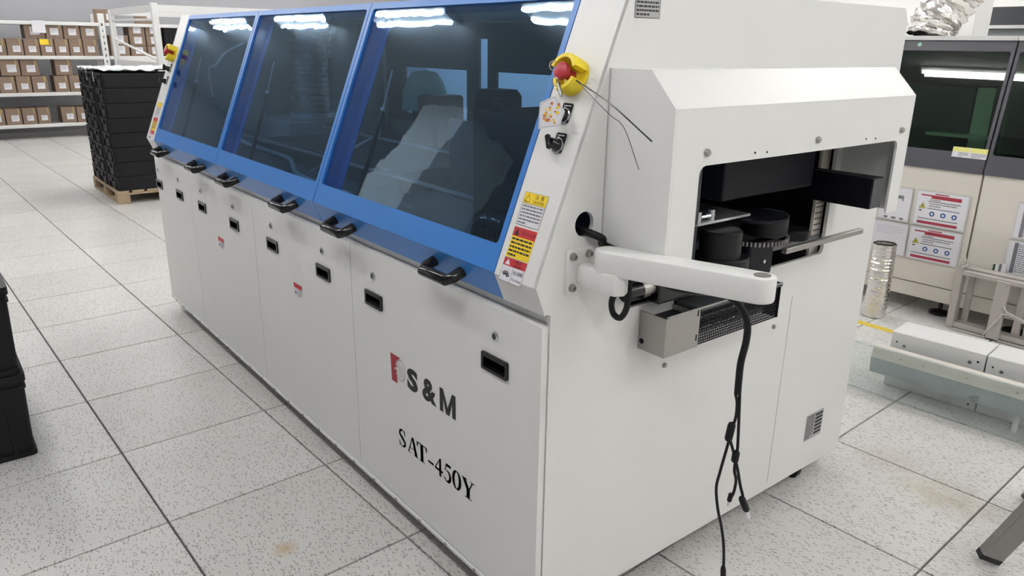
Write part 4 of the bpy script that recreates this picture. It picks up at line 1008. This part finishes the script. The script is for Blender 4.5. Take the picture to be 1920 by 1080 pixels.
# ------------------------------------------------------------------ cream machines with green windows
def cream_machine(x0, x1, label, posters, pivot=(-0.95, 3.78)):
    t = thing('inspection_machine', label, 'machine', (0, 0, 0), 0, None)
    ang = math.radians(2.0)
    PV = Vector((pivot[0], pivot[1], 0))
    RM = Matrix.Translation(PV) @ Matrix.Rotation(ang, 4, 'Z') @ Matrix.Translation(-PV)
    t.location = RM @ Vector(((x0+x1)/2, 4.3, 0)); t['worldspace'] = 1
    Y0 = 3.78
    def p(name, bm, mt, par=None, smooth=False):
        return obj(name, xf(bm, RM), mt, par or t, smooth)
    def bx(name, lo, hi, mt, par=None, bevel=0.0):
        b = BM(); add_box(b, lo, hi, bevel=bevel); return p(name, b, mt, par)
    bx('body', (x0, Y0+0.03, 0.19), (x1, Y0+1.2, 0.95), CREAM)
    bx('kick_panel', (x0+0.003, Y0, 0.10), (x1-0.003, Y0+0.03, 0.19), CREAM)
    d = bx('lower_door', (x0+0.004, Y0, 0.196), (x1-0.004, Y0+0.03, 0.925), CREAM)
    xm = (x0+x1)/2-0.01
    hx = x0+0.50 if x1 < 0 else x0+0.33
    bx('recessed_handle', (hx-0.06, Y0-0.004, 0.808), (hx+0.06, Y0, 0.846), BLACKP, d, 0.004)
    tilt = 0.178
    def FT(u, v, off=0.0): # tilted window plane
        return frame((u, Y0-0.02-off, 0.925), (1, 0, 0), (0, math.sin(tilt), math.cos(tilt)), (0, -math.cos(tilt), math.sin(tilt)))
    M = FT(0, 0)
    H = 0.77
    b = BM(); add_plate(b, rect(x0+0.003, 0, x1-0.003, H), [rrect(x0+0.02, 0.115, x1-0.02, H-0.07, 0.015)], -0.02, 0.0, M); wf = p('window_door', b, mat('dark_violet_metal', (0.060, 0.058, 0.072), 0.35))
    b = BM(); add_box(b, (x0+0.012, 0.10, -0.012), (x1-0.012, H-0.06, -0.006), M); p('window_pane', b, GLASSG, wf)
    b = BM(); add_box(b, (hx-0.07, 0.055, 0.0), (hx+0.08, 0.085, 0.035), M, 0.008, 2); p('pull_handle', b, BLACKP, wf)
    b = BM(); add_cyl(b, 0.012, 0.012, 0.0, 0.003, 14, M @ Matrix.Translation((x0+0.06 if x1 > 0 else -0.975, H-0.035, 0))); p('status_dot', b, mat('pale_green', (0.35, 0.62, 0.50), 0.5), wf)
    bx('top_edge', (x0, Y0+0.10, 1.675), (x1, Y0+1.2, 1.70), RACKW)
    bx('back', (x0, Y0+1.17, 0.95), (x1, Y0+1.2, 1.675), mat('inner_green_grey', (0.10, 0.12, 0.105), 0.6))
    for xx in (x0, x1-0.02): bx('side_wall', (xx, Y0+0.12, 0.95), (xx+0.02, Y0+1.2, 1.675), mat('inner_green_grey', (0.10, 0.12, 0.105), 0.6))
    bx('inner_housing', (x0+0.12, Y0+0.35, 0.95), (x1-0.25, Y0+0.75, 1.40), DARKG)
    bx('inner_column', (x1-0.22, Y0+0.30, 1.0), (x1-0.12, Y0+0.40, 1.40), ALU)
    bx('inner_tray', (x1-0.45, Y0+0.22, 1.10), (x1-0.08, Y0+0.4, 1.12), ALU)
    for fx in ((x0+0.30 if x1 > 0 else -0.56), x1-0.12 if x1 > 0 else x0+0.2):
        b = BM(); add_lathe(b, [(0.062, 0.0), (0.062, 0.018), (0.045, 0.03), (0.014, 0.034), (0.012, 0.10)], 20, Matrix.Translation((fx, Y0+0.09, 0))); p('levelling_foot', b, BLACKP, None, True)
    # printed sticker
    if x1 < 0:
        s = p('warning_sticker', xf(poly_bm([rect(-0.635, 0.085, -0.445, 0.145)], 0.001), M), PAPER, wf)
        p('yellow_band', xf(poly_bm([rect(-0.635, 0.118, -0.543, 0.145), rect(-0.537, 0.118, -0.445, 0.145)], 0.0015), M), mat('pale_yellow', (0.72, 0.70, 0.22), 0.5), s)
        p('small_print', xf(poly_bm(scribble(-0.60, -0.545, 0.115, 0.088, 4, seed=21)+scribble(-0.53, -0.45, 0.115, 0.088, 4, seed=22), 0.0016), M), GINK, s)
    # acrylic notice holders
    for (kind, xa, xb, za, zb) in posters:
        h = bx('notice_holder', (xa, Y0-0.012, za), (xb, Y0-0.001, zb), mat('acrylic_grey', (0.60, 0.60, 0.60), 0.2))
        W, Hh = xb-xa, zb-za
        MM = frame((xa, Y0-0.0125, za), (1, 0, 0), (0, 0, 1), (0, -1, 0))
        p('sheet', xf(poly_bm([rect(W*0.03, Hh*0.03, W*0.97, Hh*0.97)], 0.0002), MM), PAPER, h)
        R_ = lambda a, b, c, d: rect(a*W, b*Hh, c*W, d*Hh)
        if kind == 'warn':
            p('red_bar', xf(poly_bm([R_(.10, .06, .86, .14)], 0.0006), MM), CRIM, h); p('red_bar', xf(poly_bm([R_(.10, .86, .86, .90)], 0.0006), MM), CRIM, h)
            p('header_print', xf(poly_bm([R_(.30, .80, .86, .86), R_(.36, .92, .62, .95)], 0.0008), MM), DRED, h)
            p('rule', xf(poly_bm([R_(.25, .70, .86, .725), R_(.25, .50, .86, .525), R_(.10, .20, .86, .225)], 0.0006), MM), GINK, h)
            p('small_print', xf(poly_bm(scribble(.28*W, .80*W, .68*Hh, .55*Hh, 2, seed=31)+scribble(.28*W, .80*W, .79*Hh, .73*Hh, 1, seed=32), 0.0006), MM), GINK, h)
            for c in (.36, .57, .78):
                b = BM(); add_cyl(b, 0.072*Hh*1.0, 0.072*Hh, 0, 0.0004, 18, MM @ Matrix.Translation((c*W, .365*Hh, 0.0004))); pd = p('pictogram', b, BINK, h)
                p('pictogram_face', xf(poly_bm([[(c*W+0.035*Hh*math.cos(2*PI*i/10), .365*Hh+0.035*Hh*math.sin(2*PI*i/10)) for i in range(10)]], 0.0012), MM), PAPER, h)
            p('triangle', xf(poly_bm([[(.10*W, .50*Hh), (.215*W, .50*Hh), (.158*W, .66*Hh)]], 0.0006), MM), mat('sign_yellow', (0.55, 0.52, 0.05), 0.5), h)
            p('triangle_edge', xf(poly_bm(stroke([(.10*W, .50*Hh), (.215*W, .50*Hh), (.158*W, .66*Hh), (.10*W, .50*Hh)], 0.003)+[R_(.15, .53, .166, .60)]+scribble(.10*W, .21*W, .47*Hh, .40*Hh, 1, seed=33), 0.0009), MM), INK, h)
        elif kind == 'text':
            p('small_print', xf(poly_bm(scribble(.2*W, .92*W, .92*Hh, .08*Hh, 14, seed=41), 0.0006), MM), GINK, h)
            p('dark_bar', xf(poly_bm([R_(.12, .05, .19, .95)]), MM @ Matrix.Translation((0, 0, 0.0006))), GINK, h)
        elif kind == 'faint':
            p('small_print', xf(poly_bm(scribble(.15*W, .85*W, .88*Hh, .60*Hh, 4, h=0.25, seed=51), 0.0006), MM), mat('faint_ink', (0.45, 0.45, 0.52), 0.6), h)
        else:
            p('display', xf(poly_bm([R_(.52, .60, .76, .76)], 0.0006), MM), GINK, h)
            p('key', xf(poly_bm([R_(.22, .05, .34, .11), R_(.46, .05, .60, .11), R_(.72, .05, .84, .11)], 0.0006), MM), GINK, h)
            p('paper_strip', xf(poly_bm([R_(.56, .60, .72, .66)], 0.001), MM), PAPER, h)
cream_machine(-1.62, -0.444, 'cream coloured machine with dark green window behind the soldering machine', [('warn', -0.790, -0.482, 0.567, 0.785), ('warn', -0.792, -0.482, 0.345, 0.555), ('dispenser', -1.01, -0.812, 0.567, 0.785), ('faint', -1.03, -0.80, 0.345, 0.557)])
cream_machine(-0.440, 0.75, 'second cream machine with green window at the right edge of the frame', [('text', -0.232, 0.06, 0.585, 0.795), ('text', -0.240, 0.06, 0.372, 0.573)])
for k, (xa, cc) in enumerate(((-0.335, GREENINK), (-0.275, GINK))):
    o = on(1866+12*k, 502, 'y', 3.765)
    t = boxo('small_card', (o.x-0.014, 3.762, o.z-0.03), (o.x+0.022, 3.766, o.z+0.025), PAPER)
    tag(t, ('small white card with a green bar standing on the frame rail', 'small white card with a grey bar standing on the frame rail')[k], 'card')
    s = boxo('bar', (o.x-0.012, 3.7605, o.z-0.026), (o.x+0.0, 3.7618, o.z+0.022), cc, t)

# worn aluminium profile frame in front of them
FY = 3.69
af = thing('profile_frame', 'worn aluminium profile frame standing in front of the cream machines', 'frame', (0.1, FY, 0), 0, None, True)
def prof_bar(nm, lo, hi):
    bm = BM(); add_box(bm, lo, hi, bevel=0.003); o = obj(nm, bm, OLDAL, af); return o
prof_bar('post', (-0.435, FY-0.03, 0), (-0.395, FY+0.03, 0.385)); prof_bar('post', (-0.385, FY+0.05, 0), (-0.355, FY+0.08, 0.36))
prof_bar('post', (-0.205, FY-0.05, 0), (-0.135, FY-0.03, 0.36)); prof_bar('post', (-0.10, FY+0.02, 0), (-0.06, FY+0.05, 0.36))
prof_bar('post', (0.55, FY-0.05, 0), (0.61, FY, 0.36)); prof_bar('post', (-0.045, FY+0.03, 0), (-0.015, FY+0.06, 0.36))
prof_bar('rail', (-0.395, FY-0.04, 0.345), (0.75, FY+0.02, 0.372)); prof_bar('rail', (-0.44, FY-0.0, 0.372), (0.75, FY+0.06, 0.386))
prof_bar('rail', (-0.395, FY-0.03, 0.012), (0.75, FY+0.04, 0.045)); prof_bar('rail', (-0.395, FY-0.05, 0.0), (0.75, FY-0.03, 0.012))
for x, z in ((-0.15, 0.20), (-0.16, 0.10), (-0.15, 0.34)):
    bm = BM(); add_cyl(bm, 0.006, 0.006, 0, 0.004, 10, frame((x, FY-0.05, z), (1, 0, 0), (0, 0, 1), (0, -1, 0))); obj('screw', bm, STEEL, af)
kn = BM(); rnd = random.Random(3)
for k in range(5):
    c = Vector((-0.415+rnd.uniform(-0.02, 0.02), FY-0.01, 0.40+rnd.uniform(-0.015, 0.03)))
    ring(kn, Matrix.Translation(c) @ Matrix.Rotation(rnd.uniform(0, 3), 4, 'X') @ Matrix.Rotation(rnd.uniform(0, 3), 4, 'Y'), 0.025, 0.003)
cl = obj('cable_coil', kn, mat('clear_hose', (0.55, 0.54, 0.50), 0.35), None, True); tag(cl, 'small coil of thin clear hose on the corner of the profile frame', 'hose')
hz = BM()
add_tube(hz, [on(1842, 628, 'y', FY-0.055), on(1870, 600, 'y', FY-0.056), on(1886, 590, 'y', FY-0.057), (0.02, FY-0.06, 0.14)], 0.004, 6, 6)
add_tube(hz, [on(1883, 575, 'y', FY-0.055), on(1887, 585, 'y', FY-0.06), on(1900, 592, 'y', FY-0.06), on(1935, 610, 'y', FY-0.06)], 0.004, 6, 6)
ho = obj('thin_hose', hz, mat('clear_hose', (0.55, 0.54, 0.50), 0.35), None, True); tag(ho, 'thin pale hose tied across the aluminium profile frame', 'hose')

# standing foil duct on the floor
fd = duct_bm([(-0.805, 3.50, 0.004), (-0.80, 3.50, 0.22), (-0.802, 3.49, 0.475)], 0.068, 24, 0.020, 0.03, 0.012, seed=6)
fdo = obj('foil_duct', fd, FOIL, None, True); tag(fdo, 'short ribbed foil duct standing on the floor beside the cream machine', 'duct')
tp = boxo('floor_tape', (-0.98, 3.275, 0.0), (-0.40, 3.335, 0.0012), mat('yellow_tape', (0.62, 0.46, 0.05), 0.6)); tag(tp, 'yellow marking tape stuck across the floor behind the machine', 'tape')

# ------------------------------------------------------------------ sheet metal covers, channel and clear sheet on the floor
def cover_box(x0, x1, label):
    t = thing('metal_cover', label, 'cover', (-0.247, 2.531, 0), math.radians(6.0), 'white sheet metal covers on the floor')
    bm = BM(); add_box(bm, (x0, 0.0, 0.0), (x1, 0.20, 0.287), bevel=0.003); obj('body', bm, WHITE, t)
    for u, z, m_, r in ((x0+0.028, 0.238, BLACKM, 0.004), (x0+0.065, 0.225, CHROME, 0.008), (x1-0.06, 0.232, CHROME, 0.008), (x1-0.028, 0.243, BLACKM, 0.005), (x1-0.03, 0.026, BLACKM, 0.005)):
        bm = BM(); add_cyl(bm, r, r, 0, 0.0015, 12, frame((u, 0, z), (1, 0, 0), (0, 0, 1), (0, -1, 0))); obj('screw' if m_ is CHROME else 'hole', bm, m_, t)
cover_box(-0.012, 0.402, 'white sheet metal cover box on the floor, the one further left')
cover_box(0.408, 0.82, 'white sheet metal cover box cut off by the right edge of the frame')
CY = 2.40
def ln(x0, y0, x1, y1):   # ends of a long edge seen in the photograph, on the upright plane in front of the boxes
    return on(x0, y0, 'y', CY), on(x1, y1, 'y', CY+0.055)
ta, tb = ln(1637, 655, 1920, 722); ma, mb_ = ln(1637, 673, 1920, 743); ba, bb_ = ln(1637, 703, 1920, 778)
zt_, zm_, zb_ = (ta.z+tb.z)/2, (ma.z+mb_.z)/2, (ba.z+bb_.z)/2
ch = thing('metal_channel', 'long galvanised metal channel with small screws leaning along the white cover boxes', 'channel', (ta.x, CY, 0.0), math.atan2(0.055, tb.x-ta.x))
FX = frame((0, 0, 0), (0, 1, 0), (0, 0, 1), (1, 0, 0))
bm = BM(); add_plate(bm, [(0.0, zb_), (-0.012, zm_), (-0.008, zm_+0.001), (0.004, zb_+0.002), (0.07, zb_+0.002), (0.07, zb_)], [], 0.0, 1.5, FX); obj('lower_web', bm, GALV, ch)
bm = BM(); add_plate(bm, [(-0.012, zm_), (0.002, zt_), (0.06, zt_), (0.06, zt_-0.003), (0.004, zt_-0.003), (-0.008, zm_)], [], 0.0, 1.5, FX); obj('painted_flange', bm, CREAM, ch)
for x in (0.135, 0.235, 0.42, 0.62):
    bm = BM(); add_cyl(bm, 0.004, 0.004, 0, 0.003, 10, frame((x, -0.006, (zm_+zt_)/2), (1, 0, 0), (0, 0, 1), (0, -1, 0))); obj('screw', bm, STEEL, ch)
for x in (0.62, 1.3):
    bm = BM(); add_box(bm, (x, 0.04, 0.0), (x+0.02, 0.065, zb_)); obj('foot_block', bm, WHITE, ch)
sh = thing('clear_sheet', 'long clear plastic sheet leaning on edge in front of the white cover boxes', 'sheet', (ta.x, CY-0.022, 0.0), math.atan2(0.055, tb.x-ta.x))
FS = frame((0, -0.03, 0), (1, 0, 0), (0, 0.985, -0.17), (0, 0.17, 0.985))
bm = BM(); add_box(bm, (-0.5, -0.004, 0.002), (1.6, 0.0, zt_+0.012), FS); obj('panel', bm, GLASSC, sh)
bm = BM(); add_box(bm, (-0.5, -0.0042, zt_+0.011), (1.6, 0.0002, zt_+0.0145), FS); obj('polished_edge', bm, mat('sheet_edge', (0.60, 0.67, 0.68), 0.2), sh)

# ------------------------------------------------------------------ slanted steel legs at the frame corner
ts = thing('trestle', 'grey steel tube legs with black end caps at the lower right corner', 'trestle', (0.64, 1.43, 0), 0, None, True)
for (fx, fy, tx, ty) in ((1852, 1046, 1990, 905), (1936, 928, 2010, 850)):
    f0 = on(fx, fy, 'z', 0.02); t1 = on(tx, ty, 'z', 0.36)
    d = (t1-f0).normalized()
    side = d.cross(Vector((fw.x, fw.y, fw.z))).normalized(); nrm = side.cross(d)
    bm = BM(); Ln = (t1-f0).length
    add_box(bm, (-0.036, -0.018, 0.0), (0.036, 0.018, Ln), frame(f0+d*0.012, side, nrm, d), bevel=0.003); lg = obj('leg', bm, ROUGHG, ts)
    bm = BM(); add_box(bm, (-0.037, -0.019, 0.0), (0.037, 0.019, 0.026), frame(f0-d*0.004, side, nrm, d), bevel=0.004); obj('end_cap', bm, BLACKP, lg)

# ------------------------------------------------------------------ things beyond the cream machines
bd = duct_bm([(-1.155, 4.40, 1.705), (-1.14, 4.42, 1.80), (-1.06, 4.48, 1.97), (-0.98, 4.55, 2.3), (-0.95, 4.6, 3.24)], 0.150, 28, 0.030, 0.06, 0.05, seed=12)
bo = obj('exhaust_hose', bd, FOIL, None, True); tag(bo, 'crumpled silver exhaust hose rising behind the cream machine', 'duct')
struct(boxo('pillar_1', (-1.55, 5.3, 0), (-1.25, 5.6, 3.25), MATS['column_paint']))  # white square column beyond the cream machines
bc = thing('dark_machine', 'dark topped machine far behind the cream machines', 'machine', (0.3, 6.6, 0))
boxo('body', (-2.0, -0.4, 0), (2.2, 0.6, 1.70), CREAM, bc); boxo('upper_hood', (-2.0, -0.42, 1.825), (2.2, 0.6, 1.97), DARKG, bc); boxo('window_band', (-2.0, -0.38, 1.70), (2.2, 0.6, 1.80), mat('mid_grey_band', (0.20, 0.22, 0.23), 0.4), bc); boxo('grey_rail', (-2.0, -0.45, 1.80), (2.2, -0.3, 1.825), RACKW, bc)
boxo('blue_label', (-1.98, -0.424, 1.835), (-1.84, -0.42, 1.875), BLUE, bc)
